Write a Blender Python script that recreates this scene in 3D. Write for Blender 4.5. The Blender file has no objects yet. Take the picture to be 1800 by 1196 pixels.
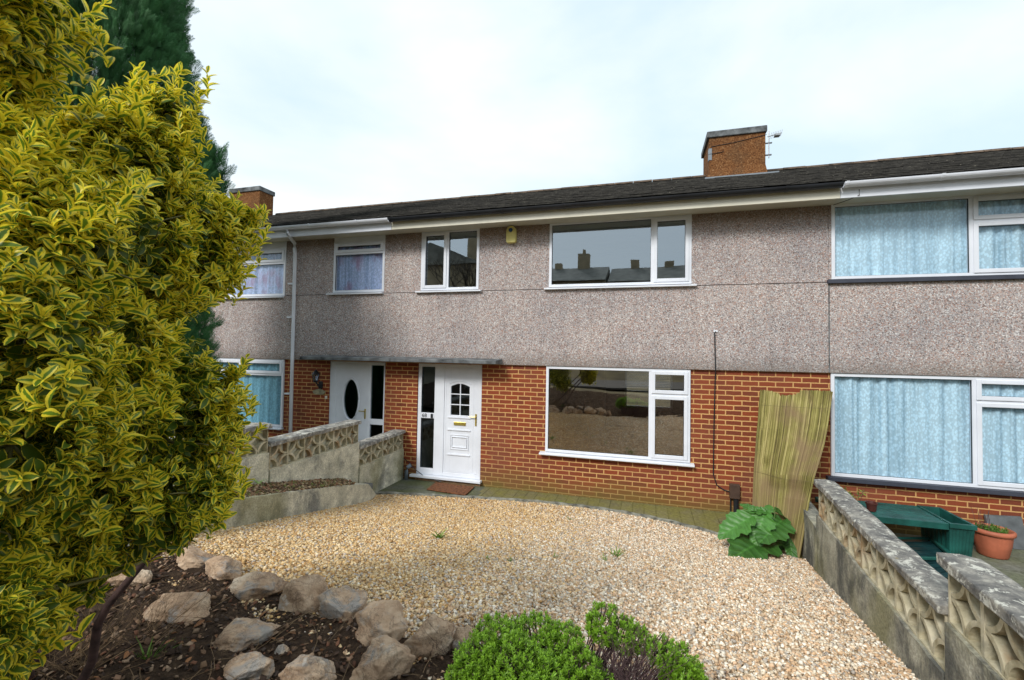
import bpy, math, random
import numpy as np
from mathutils import Vector, Matrix, noise
R = math.radians
random.seed(7); rng = np.random.default_rng(11)
sc = bpy.context.scene
COL = sc.collection
# ------------------------------------------------------------------ camera
CAM = np.array([0.0, -7.437, 2.33]); YAW, PITCH, ROLL = R(16.552), R(1.724), R(0.9934); FPX = 790.0
def cdir(x, y):
    c, s = math.cos(ROLL), math.sin(ROLL); x, y = c*x - s*y, s*x + c*y
    X, Y, Z = x, math.cos(PITCH) - y*math.sin(PITCH), math.sin(PITCH) + y*math.cos(PITCH)
    c, s = math.cos(YAW), math.sin(YAW)
    return np.array([c*X - s*Y, s*X + c*Y, Z])
fwd = cdir(0, 0); rgt = cdir(1, 0) - fwd; upv = cdir(0, 1) - fwd
cd = bpy.data.cameras.new('camera'); cam = bpy.data.objects.new('camera', cd); COL.objects.link(cam)
cd.sensor_width = 36; cd.lens = FPX/1800*36; cd.clip_start = 0.05; cd.clip_end = 3000
cam.matrix_world = Matrix(((rgt[0], upv[0], -fwd[0], CAM[0]), (rgt[1], upv[1], -fwd[1], CAM[1]), (rgt[2], upv[2], -fwd[2], CAM[2]), (0, 0, 0, 1)))
sc.camera = cam
# ------------------------------------------------------------------ light
SUN_EL, SUN_AZ = R(38), R(203)
w = bpy.data.worlds.new('World'); sc.world = w; w.use_nodes = True
nt = w.node_tree; N = nt.nodes; L = nt.links; N.clear()
sky = N.new('ShaderNodeTexSky'); sky.sky_type = 'NISHITA'; sky.sun_disc = False; sky.sun_elevation = SUN_EL; sky.sun_rotation = SUN_AZ
b1 = N.new('ShaderNodeBackground'); b1.inputs[1].default_value = 0.10; L.new(sky.outputs[0], b1.inputs[0])
tc = N.new('ShaderNodeTexCoord'); mp = N.new('ShaderNodeMapping'); mp.inputs['Scale'].default_value = (1, 1, 2.2); mp.inputs['Location'].default_value = (3.1, 1.2, .4)
L.new(tc.outputs['Generated'], mp.inputs[0])
nz = N.new('ShaderNodeTexNoise'); nz.inputs['Scale'].default_value = 1.6; nz.inputs['Detail'].default_value = 6; nz.inputs['Roughness'].default_value = .5; nz.inputs['Distortion'].default_value = .3
L.new(mp.outputs[0], nz.inputs['Vector'])
cr = N.new('ShaderNodeValToRGB'); cr.color_ramp.elements[0].position = .38; cr.color_ramp.elements[1].position = .62
cr.color_ramp.elements[0].color = (.66, .81, .90, 1); cr.color_ramp.elements[1].color = (.96, 1.0, 1.0, 1)
L.new(nz.outputs[0], cr.inputs[0])
b2 = N.new('ShaderNodeBackground'); b2.inputs[1].default_value = 0.62; L.new(cr.outputs[0], b2.inputs[0])
mx = N.new('ShaderNodeMixShader'); mx.inputs[0].default_value = .88; L.new(b1.outputs[0], mx.inputs[1]); L.new(b2.outputs[0], mx.inputs[2])
wo = N.new('ShaderNodeOutputWorld'); L.new(mx.outputs[0], wo.inputs[0])
sd = bpy.data.lights.new('sun', 'SUN'); sun = bpy.data.objects.new('sun', sd); COL.objects.link(sun)
sd.energy = 1.5; sd.angle = R(16); sd.color = (1, .97, .93)
# light comes from the street side, high, a little from the left of the camera
sv = Vector((math.sin(SUN_AZ)*math.cos(SUN_EL), math.cos(SUN_AZ)*math.cos(SUN_EL), math.sin(SUN_EL)))
sun.rotation_euler = sv.to_track_quat('Z', 'Y').to_euler()
sc.view_settings.view_transform = 'Standard'; sc.view_settings.look = 'None'; sc.view_settings.gamma = 1; sc.view_settings.exposure = 0.98
sc.cycles.max_bounces = 7; sc.cycles.transparent_max_bounces = 12

# ------------------------------------------------------------------ helpers
def ray(px, py): return cdir((px-900)/FPX, (598-py)/FPX)
def aty(px, py, Y): d = ray(px, py); return CAM + d*((Y-CAM[1])/d[1])
def atx(px, py, X): d = ray(px, py); return CAM + d*((X-CAM[0])/d[0])
def atz(px, py, Z): d = ray(px, py); return CAM + d*((Z-CAM[2])/d[2])
def atd(px, py, D): return CAM + ray(px, py)*D
def F(px, py): p = aty(px, py, 0); return p[0], p[2]
def T(x, y):
    """height of the garden ground"""
    s = .165 + np.clip((1.7-x)/5.4, 0, 1.2)*.055
    u = -y-1.2
    u = np.where(u > 0, u*u/(u+.25), 0)
    u2 = np.where(u > 3.2, 3.2+(u-3.2)*.42, u)
    u2 = np.minimum(u2, 4.8)
    return s*u2
def att(px, py, dz=0):
    d = ray(px, py); t = .5
    while t < 40:
        p = CAM + d*t
        if p[2] < T(p[0], p[1])+dz: break
        t += .01
    return CAM + d*t

def tag(o, label=None, cat=None, group=None, kind=None):
    if label: o['label'] = label
    if cat: o['category'] = cat
    if group: o['group'] = group
    if kind: o['kind'] = kind
    return o
def thing(name, label, cat, loc=(0, 0, 0), group=None):
    o = bpy.data.objects.new(name, None); COL.objects.link(o); o.location = Vector([float(v) for v in loc]); o.empty_display_size = .1
    return tag(o, label, cat, group)
def link(name, me, mat, parent=None, smooth=False):
    o = bpy.data.objects.new(name, me); COL.objects.link(o)
    if mat: me.materials.append(mat)
    if parent:
        o.parent = parent
        # vertices are given in world space: undo the parents' offsets
        off = Vector((0, 0, 0)); p = parent
        while p: off += p.location; p = p.parent
        me.transform(Matrix.Translation(-off))
    if smooth: me.shade_smooth()
    return o
class MB:
    def __init__(s): s.v = []; s.f = []
    def box(s, x0, x1, y0, y1, z0, z1):
        n = len(s.v); s.v += [(x0, y0, z0), (x1, y0, z0), (x1, y1, z0), (x0, y1, z0), (x0, y0, z1), (x1, y0, z1), (x1, y1, z1), (x0, y1, z1)]
        s.f += [tuple(n+i for i in q) for q in ((0, 3, 2, 1), (4, 5, 6, 7), (0, 1, 5, 4), (1, 2, 6, 5), (2, 3, 7, 6), (3, 0, 4, 7))]; return s
    def ring(s, x0, x1, z0, z1, t, y0, y1, tb=None):
        tb = t if tb is None else tb
        s.box(x0, x0+t, y0, y1, z0, z1); s.box(x1-t, x1, y0, y1, z0, z1)
        s.box(x0+t, x1-t, y0, y1, z0, z0+tb); s.box(x0+t, x1-t, y0, y1, z1-tb, z1); return s
    def prism(s, pts, d):
        """closed loop pts extruded by vector d"""
        n = len(s.v); k = len(pts); s.v += [tuple(map(float, p)) for p in pts]; s.v += [tuple(float(p[i]+d[i]) for i in range(3)) for p in pts]
        s.f.append(tuple(range(n, n+k))[::-1]); s.f.append(tuple(range(n+k, n+2*k)))
        for i in range(k): j = (i+1) % k; s.f.append((n+i, n+j, n+k+j, n+k+i))
        return s
    def tube(s, pts, r, seg=8, cap=True):
        pts = [Vector([float(c) for c in p]) for p in pts]; n0 = len(s.v); rr = r if hasattr(r, '__len__') else [r]*len(pts)
        for i, p in enumerate(pts):
            t = (pts[min(i+1, len(pts)-1)]-pts[max(i-1, 0)]).normalized()
            a = Vector((0, 0, 1)) if abs(t.z) < .9 else Vector((1, 0, 0)); u = t.cross(a).normalized(); v = t.cross(u)
            for k in range(seg):
                an = 2*math.pi*k/seg; s.v.append(tuple(p+(u*math.cos(an)+v*math.sin(an))*rr[i]))
        for i in range(len(pts)-1):
            for k in range(seg): k2 = (k+1) % seg; a = n0+i*seg; s.f.append((a+k, a+k2, a+seg+k2, a+seg+k))
        if cap:
            s.f.append(tuple(n0+k for k in range(seg))); s.f.append(tuple(n0+(len(pts)-1)*seg+k for k in range(seg))[::-1])
        return s
    def lathe(s, c, prof, seg=24, sx=1, sy=1):
        n0 = len(s.v)
        for r, z in prof:
            for k in range(seg): a = 2*math.pi*k/seg; s.v.append((c[0]+r*sx*math.cos(a), c[1]+r*sy*math.sin(a), c[2]+z))
        for i in range(len(prof)-1):
            for k in range(seg): k2 = (k+1) % seg; a = n0+i*seg; s.f.append((a+k, a+k2, a+seg+k2, a+seg+k))
        return s
    def build(s, name, mat, parent=None, smooth=False, bevel=0):
        me = bpy.data.meshes.new(name); me.from_pydata(s.v, [], s.f); me.update()
        if bevel or True:
            import bmesh
            bm = bmesh.new(); bm.from_mesh(me); bmesh.ops.recalc_face_normals(bm, faces=bm.faces); bm.to_mesh(me); bm.free()
        o = link(name, me, mat, parent, smooth)
        if bevel:
            m = o.modifiers.new('bevel', 'BEVEL'); m.width = bevel; m.segments = 2; m.limit_method = 'ANGLE'
        return o
def box(name, x0, x1, y0, y1, z0, z1, mat, parent=None, bevel=0): return MB().box(x0, x1, y0, y1, z0, z1).build(name, mat, parent, bevel=bevel)

def fast_mesh(name, V, Fq, uv=None, attrs=None, col=None):
    """V (n,3), Fq (m,k) int; attrs: point float attributes; col: point colours (n,3)"""
    me = bpy.data.meshes.new(name); n = len(V); m, k = Fq.shape
    me.vertices.add(n); me.vertices.foreach_set('co', V.astype(np.float32).ravel())
    me.loops.add(m*k); me.loops.foreach_set('vertex_index', Fq.astype(np.int32).ravel())
    me.polygons.add(m); me.polygons.foreach_set('loop_start', (np.arange(m)*k).astype(np.int32))
    me.update(calc_edges=True)
    if uv is not None:
        l = me.uv_layers.new(name='UVMap'); l.data.foreach_set('uv', uv[Fq.ravel()].astype(np.float32).ravel())
    for nm, a in (attrs or {}).items():
        at = me.attributes.new(nm, 'FLOAT', 'POINT'); at.data.foreach_set('value', a.astype(np.float32))
    if col is not None:
        at = me.color_attributes.new('col', 'FLOAT_COLOR', 'POINT'); c4 = np.ones((n, 4), np.float32); c4[:, :3] = col; at.data.foreach_set('color', c4.ravel())
    return me

# ------------------------------------------------------------------ materials
class M:
    def __init__(s, name, rough=.6, spec=.4):
        s.m = bpy.data.materials.new(name); s.m.use_nodes = True; s.t = s.m.node_tree; s.p = s.t.nodes['Principled BSDF']; s.o = s.t.nodes['Material Output']
        s.p.inputs['Roughness'].default_value = rough; s.p.inputs['Specular IOR Level'].default_value = spec
    def n(s, typ, **kw):
        nd = s.t.nodes.new('ShaderNode'+typ)
        for k, v in kw.items():
            if hasattr(nd, k): setattr(nd, k, v)
            else: nd.inputs[k.replace('_', ' ')].default_value = v
        return nd
    def l(s, a, b): s.t.links.new(a, b)
    def pos(s, scale=(1, 1, 1)):
        g = s.n('NewGeometry'); mp = s.n('Mapping'); mp.inputs['Scale'].default_value = scale; s.l(g.outputs['Position'], mp.inputs[0]); return mp.outputs[0]
    def noise(s, scale, vec=None, detail=4, rough=.55, dist=0):
        nd = s.n('TexNoise'); nd.inputs['Scale'].default_value = scale; nd.inputs['Detail'].default_value = detail; nd.inputs['Roughness'].default_value = rough; nd.inputs['Distortion'].default_value = dist
        s.l(vec if vec is not None else s.pos(), nd.inputs['Vector']); return nd.outputs[0]
    def ramp(s, fac, stops, interp='LINEAR'):
        nd = s.n('ValToRGB'); e = nd.color_ramp.elements; nd.color_ramp.interpolation = interp
        while len(e) < len(stops): e.new(.5)
        for i, (p, c) in enumerate(stops):
            e[i].position = p; e[i].color = tuple(c)+(1,) if hasattr(c, '__len__') else (c, c, c, 1)
        s.l(fac, nd.inputs[0]); return nd.outputs[0]
    def mix(s, fac, a, b, mode='MIX'):
        nd = s.n('Mix', data_type='RGBA', blend_type=mode)
        for sock, v in ((nd.inputs[0], fac), (nd.inputs[6], a), (nd.inputs[7], b)):
            if isinstance(v, (int, float)): sock.default_value = v
            elif isinstance(v, tuple): sock.default_value = v+(1,)
            else: s.l(v, sock)
        return nd.outputs[2]
    def math(s, op, a, b=0.):
        nd = s.n('Math', operation=op)
        for sock, v in ((nd.inputs[0], a), (nd.inputs[1], b)):
            if isinstance(v, (int, float)): sock.default_value = v
            else: s.l(v, sock)
        return nd.outputs[0]
    def bump(s, h, strength=.5, dist=.01):
        b = s.n('Bump'); b.inputs['Strength'].default_value = strength; b.inputs['Distance'].default_value = dist
        s.l(h, b.inputs['Height']); s.l(b.outputs[0], s.p.inputs['Normal']); return s
    def color(s, c):
        if isinstance(c, tuple): s.p.inputs['Base Color'].default_value = c+(1,)
        else: s.l(c, s.p.inputs['Base Color'])
        return s
def plain(name, c, rough=.5, var=.12, scale=8, spec=.4, metal=0, bump=.15):
    m = M(name, rough, spec); n = m.noise(scale, detail=6)
    lo = tuple(v*(1-var*1.6) for v in c); hi = tuple(min(1, v*(1+var)) for v in c)
    m.color(m.ramp(n, [(.3, lo), (.7, hi)])); m.p.inputs['Metallic'].default_value = metal
    if bump: m.bump(m.noise(scale*8), bump, .003)
    return m.m
def sepz(m):
    g = m.n('NewGeometry'); s = m.n('SeparateXYZ'); m.l(g.outputs['Position'], s.inputs[0]); return s.outputs

def brick_mat():
    m = M('brick', .85, .2); o = sepz(m)
    cb = m.n('CombineXYZ'); m.l(m.math('ADD', o[0], .07), cb.inputs[0]); m.l(m.math('ADD', o[2], .045), cb.inputs[1])
    wob = m.noise(9, detail=2); vm = m.n('VectorMath', operation='ADD'); m.l(cb.outputs[0], vm.inputs[0])
    cw = m.n('CombineXYZ'); m.l(m.math('MULTIPLY', m.math('SUBTRACT', wob, .5), .012), cw.inputs[1]); m.l(m.math('MULTIPLY', m.math('SUBTRACT', wob, .5), .01), cw.inputs[0]); m.l(cw.outputs[0], vm.inputs[1])
    b = m.n('TexBrick'); b.offset = .5; b.inputs['Scale'].default_value = 1; b.inputs['Brick Width'].default_value = .225; b.inputs['Row Height'].default_value = .075
    b.inputs['Mortar Size'].default_value = .0092; b.inputs['Mortar Smooth'].default_value = .25; b.inputs['Bias'].default_value = -.1
    b.inputs['Color1'].default_value = (.24, .050, .020, 1); b.inputs['Color2'].default_value = (.135, .034, .020, 1); b.inputs['Mortar'].default_value = (.62, .375, .145, 1)
    m.l(vm.outputs[0], b.inputs['Vector'])
    # per brick tint
    c = m.mix(m.ramp(m.noise(60, detail=3), [(.35, 0.), (.75, 1.)]), b.outputs['Color'], (.33, .09, .035), 'MIX')
    c = m.mix(.35, b.outputs['Color'], c)
    big = m.ramp(m.noise(1.1, detail=5), [(.4, 0.), (.7, .5)])
    c = m.mix(big, c, (.20, .075, .045))
    # green algae low down
    low = m.math('MULTIPLY', m.ramp(m.math('ADD', o[2], m.math('MULTIPLY', m.noise(2.2, detail=5), .5)), [(.22, 1.), (.62, 0.)]), .75)
    c = m.mix(low, c, (.13, .115, .03))
    m.color(c); m.bump(m.math('SUBTRACT', m.math('MULTIPLY', m.noise(140), .3), b.outputs['Fac']), .55, .006); return m.m
def dash_mat():
    m = M('pebbledash', .9, .2)
    v = m.n('TexVoronoi'); v.inputs['Scale'].default_value = 84; m.l(m.pos(), v.inputs['Vector'])
    sp = m.n('SeparateColor'); m.l(v.outputs['Color'], sp.inputs[0])
    c = m.ramp(sp.outputs[0], [(0, (.22, .18, .165)), (.12, (.46, .31, .26)), (.28, (.46, .42, .41)), (.46, (.56, .52, .50)), (.64, (.36, .34, .34)), (.76, (.54, .44, .39)), (.9, (.78, .76, .73))], 'CONSTANT')
    fine = m.ramp(m.noise(150, detail=3), [(.3, (.72, .72, .72)), (.7, (1.2, 1.2, 1.2))])
    c = m.mix(1., c, fine, 'MULTIPLY'); c = m.mix(1., c, (.96, .98, 1.), 'MULTIPLY')
    o = sepz(m)
    blot = m.ramp(m.noise(.8, detail=5), [(.35, (.76, .76, .78)), (.65, (.98, .95, .93))]); c = m.mix(1., c, blot, 'MULTIPLY')
    stk = m.ramp(m.noise(2.2, m.pos((4, 4, .3)), detail=5), [(.35, (.92, .91, .90)), (.6, (1.02, 1.01, 1.0))]); c = m.mix(1., c, stk, 'MULTIPLY')
    # streaky brown darkening towards the eaves line; dirty streaks at the bottom drip edge
    nzz = m.math('MULTIPLY', m.noise(3.5, m.pos((1, 1, .25)), detail=6), .45)
    top = m.ramp(m.math('SUBTRACT', o[2], nzz), [(.0, 0.), (1., 1.)])
    st = m.ramp(m.math('MULTIPLY', m.math('SUBTRACT', m.math('ADD', o[2], nzz), 4.45), 2.5), [(.0, 0.), (.8, .6)])
    c = m.mix(st, c, (.16, .10, .065))
    st2 = m.ramp(m.math('MULTIPLY', m.math('SUBTRACT', 2.52, m.math('ADD', o[2], m.math('MULTIPLY', nzz, .6))), 4.), [(.0, 0.), (1., .55)])
    c = m.mix(st2, c, (.15, .13, .11))
    m.color(c); m.bump(v.outputs['Distance'], .5, .008); return m.m
def roof_mat():
    m = M('roof_tile', .95, .12); o = sepz(m)
    c = m.ramp(m.noise(7, detail=8, rough=.7), [(.3, (.020, .020, .019)), (.55, (.050, .047, .042)), (.72, (.085, .082, .068)), (.85, (.15, .145, .12))])
    sp = m.ramp(m.noise(34, detail=3), [(.66, 0.), (.74, .7)]); c = m.mix(sp, c, (.26, .24, .19))
    m.color(c); m.bump(m.noise(30, detail=6), .8, .02); return m.m
def upvc(name, c=(.76, .79, .85)):
    m = M(name, .28, .5); d = m.ramp(m.noise(2.5, detail=7), [(.35, tuple(v*.90 for v in c)), (.65, c)]); m.color(d); return m.m
def glass_mat(name, refl=.31, tint=(.8, .86, .9), gc=(.76, .89, 1, 1)):
    m = M(name); t = m.t; t.nodes.remove(m.p)
    gl = m.n('BsdfGlossy'); gl.inputs['Roughness'].default_value = .01; gl.inputs['Color'].default_value = gc
    tr = m.n('BsdfTransparent'); tr.inputs['Color'].default_value = tint+(1,)
    fr = m.n('Fresnel'); gm_ = m.n('NewGeometry'); m.l(m.math('SUBTRACT', 1.5, m.math('MULTIPLY', gm_.outputs['Backfacing'], 1.5-1/1.5)), fr.inputs[0])
    f = m.math('ADD', m.math('MULTIPLY', fr.outputs[0], 1.3), refl-.052); mx = m.n('MixShader'); m.l(f, mx.inputs[0]); m.l(tr.outputs[0], mx.inputs[1]); m.l(gl.outputs[0], mx.inputs[2])
    m.l(mx.outputs[0], m.o.inputs[0])
    wv = m.noise(1.3, detail=1); b = m.n('Bump'); b.inputs['Strength'].default_value = .12; b.inputs['Distance'].default_value = .01; m.l(wv, b.inputs['Height']); m.l(b.outputs[0], gl.inputs['Normal'])
    return m.m
def lace_mat(name, c, pink=False):
    m = M(name, .8, .1)
    v = m.n('TexVoronoi'); v.inputs['Scale'].default_value = 42; m.l(m.pos((1, 0, .6)), v.inputs['Vector'])
    n2 = m.noise(3.2, m.pos((1, 0, 1)), detail=4)
    pat = m.ramp(m.math('MULTIPLY', v.outputs['Distance'], m.math('ADD', n2, .35)), [(.28, 0.), (.52, 1.)])
    colr = m.mix(pat, c, tuple(x*.80 for x in c))
    colr = m.mix(1., colr, m.ramp(m.noise(3.4, m.pos((4.5, 0, .12)), detail=4), [(.32, (.62, .68, .72)), (.58, (1., 1., 1.))]), 'MULTIPLY')
    if pink:
        colr = m.mix(m.ramp(m.noise(4, m.pos((1, 0, .5)), detail=3), [(.5, 0.), (.64, .6)]), colr, (.35, .16, .26))
    m.color(colr)
    tl = m.n('BsdfTranslucent'); m.l(colr, tl.inputs[0]); tp = m.n('BsdfTransparent')
    a = m.n('MixShader'); a.inputs[0].default_value = .02; m.l(m.p.outputs[0], a.inputs[1]); m.l(tl.outputs[0], a.inputs[2])
    b = m.n('MixShader'); m.l(m.math('MULTIPLY', pat, .04), b.inputs[0]); m.l(a.outputs[0], b.inputs[1]); m.l(tp.outputs[0], b.inputs[2]); m.l(b.outputs[0], m.o.inputs[0])
    return m.m
def render_wall_mat(k=1., amt=.8, thr=.47, dkc=(.085, .088, .085)):
    m = M('stained_render', .92, .15); o = sepz(m)
    c = m.ramp(m.noise(5, detail=8, rough=.65), [(.3, (.19*k, .185*k, .15*k)), (.5, (.33*k, .315*k, .25*k)), (.7, (.47*k, .45*k, .37*k))])
    dk = m.ramp(m.noise(2.2, m.pos((1, 1, .7)), detail=8, rough=.7, dist=.4), [(thr, 0.), (thr+.13, amt)]); c = m.mix(dk, c, dkc)
    gr = m.ramp(m.noise(1.7, m.pos((1.3, 1, .5)), detail=6), [(.5, 0.), (.66, .55)]); c = m.mix(gr, c, (.19, .18, .06))
    sp = m.ramp(m.noise(60, detail=4), [(.35, (.75, .75, .75)), (.65, (1.12, 1.12, 1.1))]); c = m.mix(1., c, sp, 'MULTIPLY')
    m.color(c); m.bump(m.noise(45, detail=7), .8, .012); return m.m
def block_mat():
    m = M('screen_block', .9, .15)
    c = m.ramp(m.noise(9, detail=7, rough=.6), [(.3, (.27, .23, .14)), (.5, (.50, .45, .31)), (.7, (.62, .57, .43))])
    r = m.ramp(m.noise(4.5, m.pos((1, 1, .35)), detail=6), [(.56, 0.), (.68, .7)]); c = m.mix(r, c, (.30, .15, .055))
    g = m.ramp(m.noise(7, detail=6), [(.55, 0.), (.7, .6)]); c = m.mix(g, c, (.15, .15, .12))
    m.color(c); m.bump(m.noise(70, detail=6), .6, .006); return m.m
def coping_mat(k=1., lt=.57):
    m = M('lichened_coping', .95, .1)
    c = m.ramp(m.noise(10, detail=8, rough=.7), [(.3, (.055*k, .055*k, .056*k)), (.5, (.13*k, .125*k, .115*k)), (.68, (.27*k, .255*k, .22*k))])
    li = m.ramp(m.noise(13, detail=7, rough=.75, dist=.3), [(lt, 0.), (lt+.05, .9)]); c = m.mix(li, c, (.58, .57, .50))
    ye = m.ramp(m.noise(6, m.pos((1.1, 1.1, 1.1)), detail=5), [(.66, 0.), (.7, .6)]); c = m.mix(ye, c, (.42, .31, .10))
    m.color(c); m.bump(m.noise(40, detail=8), .9, .012); return m.m
def rock_mat():
    m = M('rock', .85, .25)
    oi = m.n('ObjectInfo'); g = m.n('NewGeometry'); va = m.n('VectorMath', operation='ADD'); m.l(g.outputs['Position'], va.inputs[0]); cx = m.n('CombineXYZ'); m.l(m.math('MULTIPLY', oi.outputs['Random'], 9.), cx.inputs[0]); m.l(cx.outputs[0], va.inputs[1]); v = va.outputs[0]
    c = m.ramp(m.noise(6, v, detail=9, rough=.65), [(.28, (.20, .13, .085)), (.45, (.44, .30, .195)), (.58, (.57, .42, .29)), (.72, (.66, .55, .42))])
    gy = m.ramp(m.noise(4.5, v, detail=8, rough=.7, dist=.6), [(.53, 0.), (.62, .8)]); c = m.mix(gy, c, (.30, .30, .29))
    wh = m.ramp(m.noise(11, v, detail=8, rough=.7, dist=.3), [(.6, 0.), (.68, .7)]); c = m.mix(wh, c, (.60, .56, .50))
    ck = m.ramp(m.noise(3, v, detail=10, rough=.8, dist=1.2), [(.485, 1.), (.5, .35), (.515, 1.)]); c = m.mix(1., c, ck, 'MULTIPLY')
    m.color(c); m.bump(m.noise(22, v, detail=10, rough=.7), 1., .02); return m.m
def attr_mat(name, rough=.85, spec=.25, trans=0):
    m = M(name, rough, spec); a = m.n('Attribute', attribute_name='col'); m.color(a.outputs['Color'])
    return m.m
def leaf_mat(name, green, edge=None, rough=.4, width=.55, tr=.25, vein=False):
    m = M(name, rough, .45); a = m.n('Attribute', attribute_name='rnd'); uv = m.n('UVMap'); s = m.n('SeparateXYZ'); m.l(uv.outputs[0], s.inputs[0])
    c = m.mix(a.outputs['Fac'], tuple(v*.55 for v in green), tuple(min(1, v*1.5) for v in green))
    d = m.math('ABSOLUTE', m.math('SUBTRACT', s.outputs[0], .5)); d = m.math('MULTIPLY', d, 2.)
    if edge:
        d2 = m.math('ADD', m.math('ADD', d, m.math('MULTIPLY', m.math('SUBTRACT', m.noise(70, detail=3), .5), .7)), m.math('MULTIPLY', m.math('SUBTRACT', a.outputs['Fac'], .5), .75))
        e = m.ramp(d2, [(width, 0.), (width+.16, 1.)])
        yel = m.mix(m.noise(8, detail=2), tuple(v*.8 for v in edge), tuple(min(1, v*1.12) for v in edge))
        c = m.mix(e, c, yel)
    else:
        rib = m.ramp(d, [(.0, .5), (.1, 0.)]); c = m.mix(rib, c, tuple(min(1, v*2.2) for v in green))
        if vein:
            w_ = m.math('SINE', m.math('MULTIPLY', m.math('SUBTRACT', s.outputs[1], m.math('MULTIPLY', d, .16)), 44.)); vv = m.ramp(w_, [(.7, 0.), (.98, .28)]); c = m.mix(vv, c, tuple(min(1, v*2.) for v in green)); c = m.mix(m.ramp(m.noise(18, detail=5), [(.4, 0.), (.7, .4)]), c, tuple(v*.5 for v in green)); m.bump(w_, .35, .01)
    m.color(c)
    t = m.n('BsdfTranslucent'); m.l(c, t.inputs[0]); x = m.n('MixShader'); x.inputs[0].default_value = tr; m.l(m.p.outputs[0], x.inputs[1]); m.l(t.outputs[0], x.inputs[2]); m.l(x.outputs[0], m.o.inputs[0])
    return m.m
BRICK = brick_mat(); DASH = dash_mat(); ROOF = roof_mat(); WHITE = upvc('white_upvc'); CREAM = upvc('aged_white_paint', (.70, .67, .55)); SOFF = upvc('soffit_paint', (.62, .60, .50))
GLASS = glass_mat('window_glass'); GLASSL = glass_mat('lower_glass', .42, (.85, .84, .8), (1, .96, .88, 1)); GLASSD = glass_mat('curtained_glass', .07, (.97, .99, 1.))
DARKGL = glass_mat('door_glass', .10, (.25, .3, .32))
LACEB = lace_mat('lace_curtain', (.58, .79, .91)); LACET = lace_mat('teal_curtain', (.26, .56, .70)); LACEV = lace_mat('lilac_curtain', (.50, .60, .86), True)
REND = render_wall_mat(1.15, .85, .44); RENDL = render_wall_mat(1.85, .70, .53, (.13, .14, .15)); BLOCK = block_mat(); COPE = coping_mat(1.5, .54); COPEL = coping_mat(1.9, .54); ROCK = rock_mat()
BLACKP = plain('black_plastic', (.018, .020, .024), .35, .3, 3); GREYP = plain('grey_plastic', (.16, .19, .22), .5)
LEAD = plain('lead', (.22, .25, .28), .6); SLATE = plain('slate_sill', (.05, .055, .075), .5); BRASS = plain('brass', (.62, .48, .12), .3, metal=.7)
CONC = plain('dark_concrete', (.15, .16, .165), .9, .5, 5, bump=.6); DARK = plain('interior_wall', (.30, .24, .16), .9, .1, 1, bump=0)
BROWNP = plain('brown_plastic', (.075, .045, .032), .5); GREENP = plain('green_plastic', (.012, .085, .07), .42, .35, 5); DGREEN = plain('dark_green_plastic', (.010, .045, .050), .4, .3, 6)
TERRA = plain('terracotta_plastic', (.42, .125, .065), .6, .2, 6); MAT_ = plain('coir', (.17, .065, .025), 1, .5, 30, bump=1); YELL = plain('yellow_plastic', (.72, .64, .22), .45); BLUEL = plain('blue_lens', (.02, .07, .16), .2)
METAL = plain('grey_metal', (.35, .36, .37), .4, metal=.8)
WEATHER = plain('weathered_stone', (.30, .27, .17), .9, .35, 12, bump=.5)

# ------------------------------------------------------------------ ground, patio, gravel, bed
def inpoly(x, y, P):
    r = np.zeros(np.shape(x), bool); n = len(P); j = n-1
    for i in range(n):
        xi, yi = P[i]; xj, yj = P[j]
        c = ((yi > y) != (yj > y)) & (x < (xj-xi)*(y-yi)/(yj-yi+1e-12)+xi); r ^= c; j = i
    return r
def smooth_noise(x, y, s, seed=0):
    out = np.zeros_like(x)
    for k in range(5):
        a = seed*1.7+k*2.4; f = s*(1.0+.55*k)
        out += np.sin(x*f*math.cos(a)+y*f*math.sin(a)+seed+k*1.3)*np.sin(x*f*math.cos(a+1.3)-y*f*math.sin(a+1.1)+k)
    return out/5
def sheet(name, poly, step, zf, mat, kind='structure', extra=None):
    xs = [p[0] for p in poly]; ys = [p[1] for p in poly]
    X, Y = np.meshgrid(np.arange(min(xs)-step, max(xs)+step*2, step), np.arange(min(ys)-step, max(ys)+step*2, step), indexing='ij')
    Z = zf(X, Y); nx, ny = X.shape; idx = np.arange(nx*ny).reshape(nx, ny)
    cx = (X[:-1, :-1]+step/2); cy = (Y[:-1, :-1]+step/2); keep = inpoly(cx, cy, poly)
    q = np.stack([idx[:-1, :-1], idx[1:, :-1], idx[1:, 1:], idx[:-1, 1:]], -1)[keep]
    V = np.stack([X, Y, Z], -1).reshape(-1, 3); used = np.unique(q); rm = -np.ones(len(V), int); rm[used] = np.arange(len(used))
    me = fast_mesh(name, V[used], rm[q]); o = link(name, me, mat, smooth=True); tag(o, kind=kind); return o
# kerb curve (patio edge)
kerb_pts = [(-4.22, -1.10)]+[tuple(atz(px, py, .03)[:2]) for px, py in ((700, 870), (750, 868), (825, 874), (900, 880), (1000, 888), (1100, 903), (1200, 920), (1265, 940), (1320, 957), (1370, 975))]+[(1.66, -1.55)]
xs_ = np.array([p[0] for p in kerb_pts]); ys_ = np.array([p[1] for p in kerb_pts]); cf = np.polyfit(xs_[1:-1], ys_[1:-1], 3)
kx = np.linspace(-4.2, 1.70, 60); ky = np.polyval(cf, kx); kerb_pts = [(-4.2, -1.02)]+list(zip(kx[3:], ky[3:]))
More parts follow.
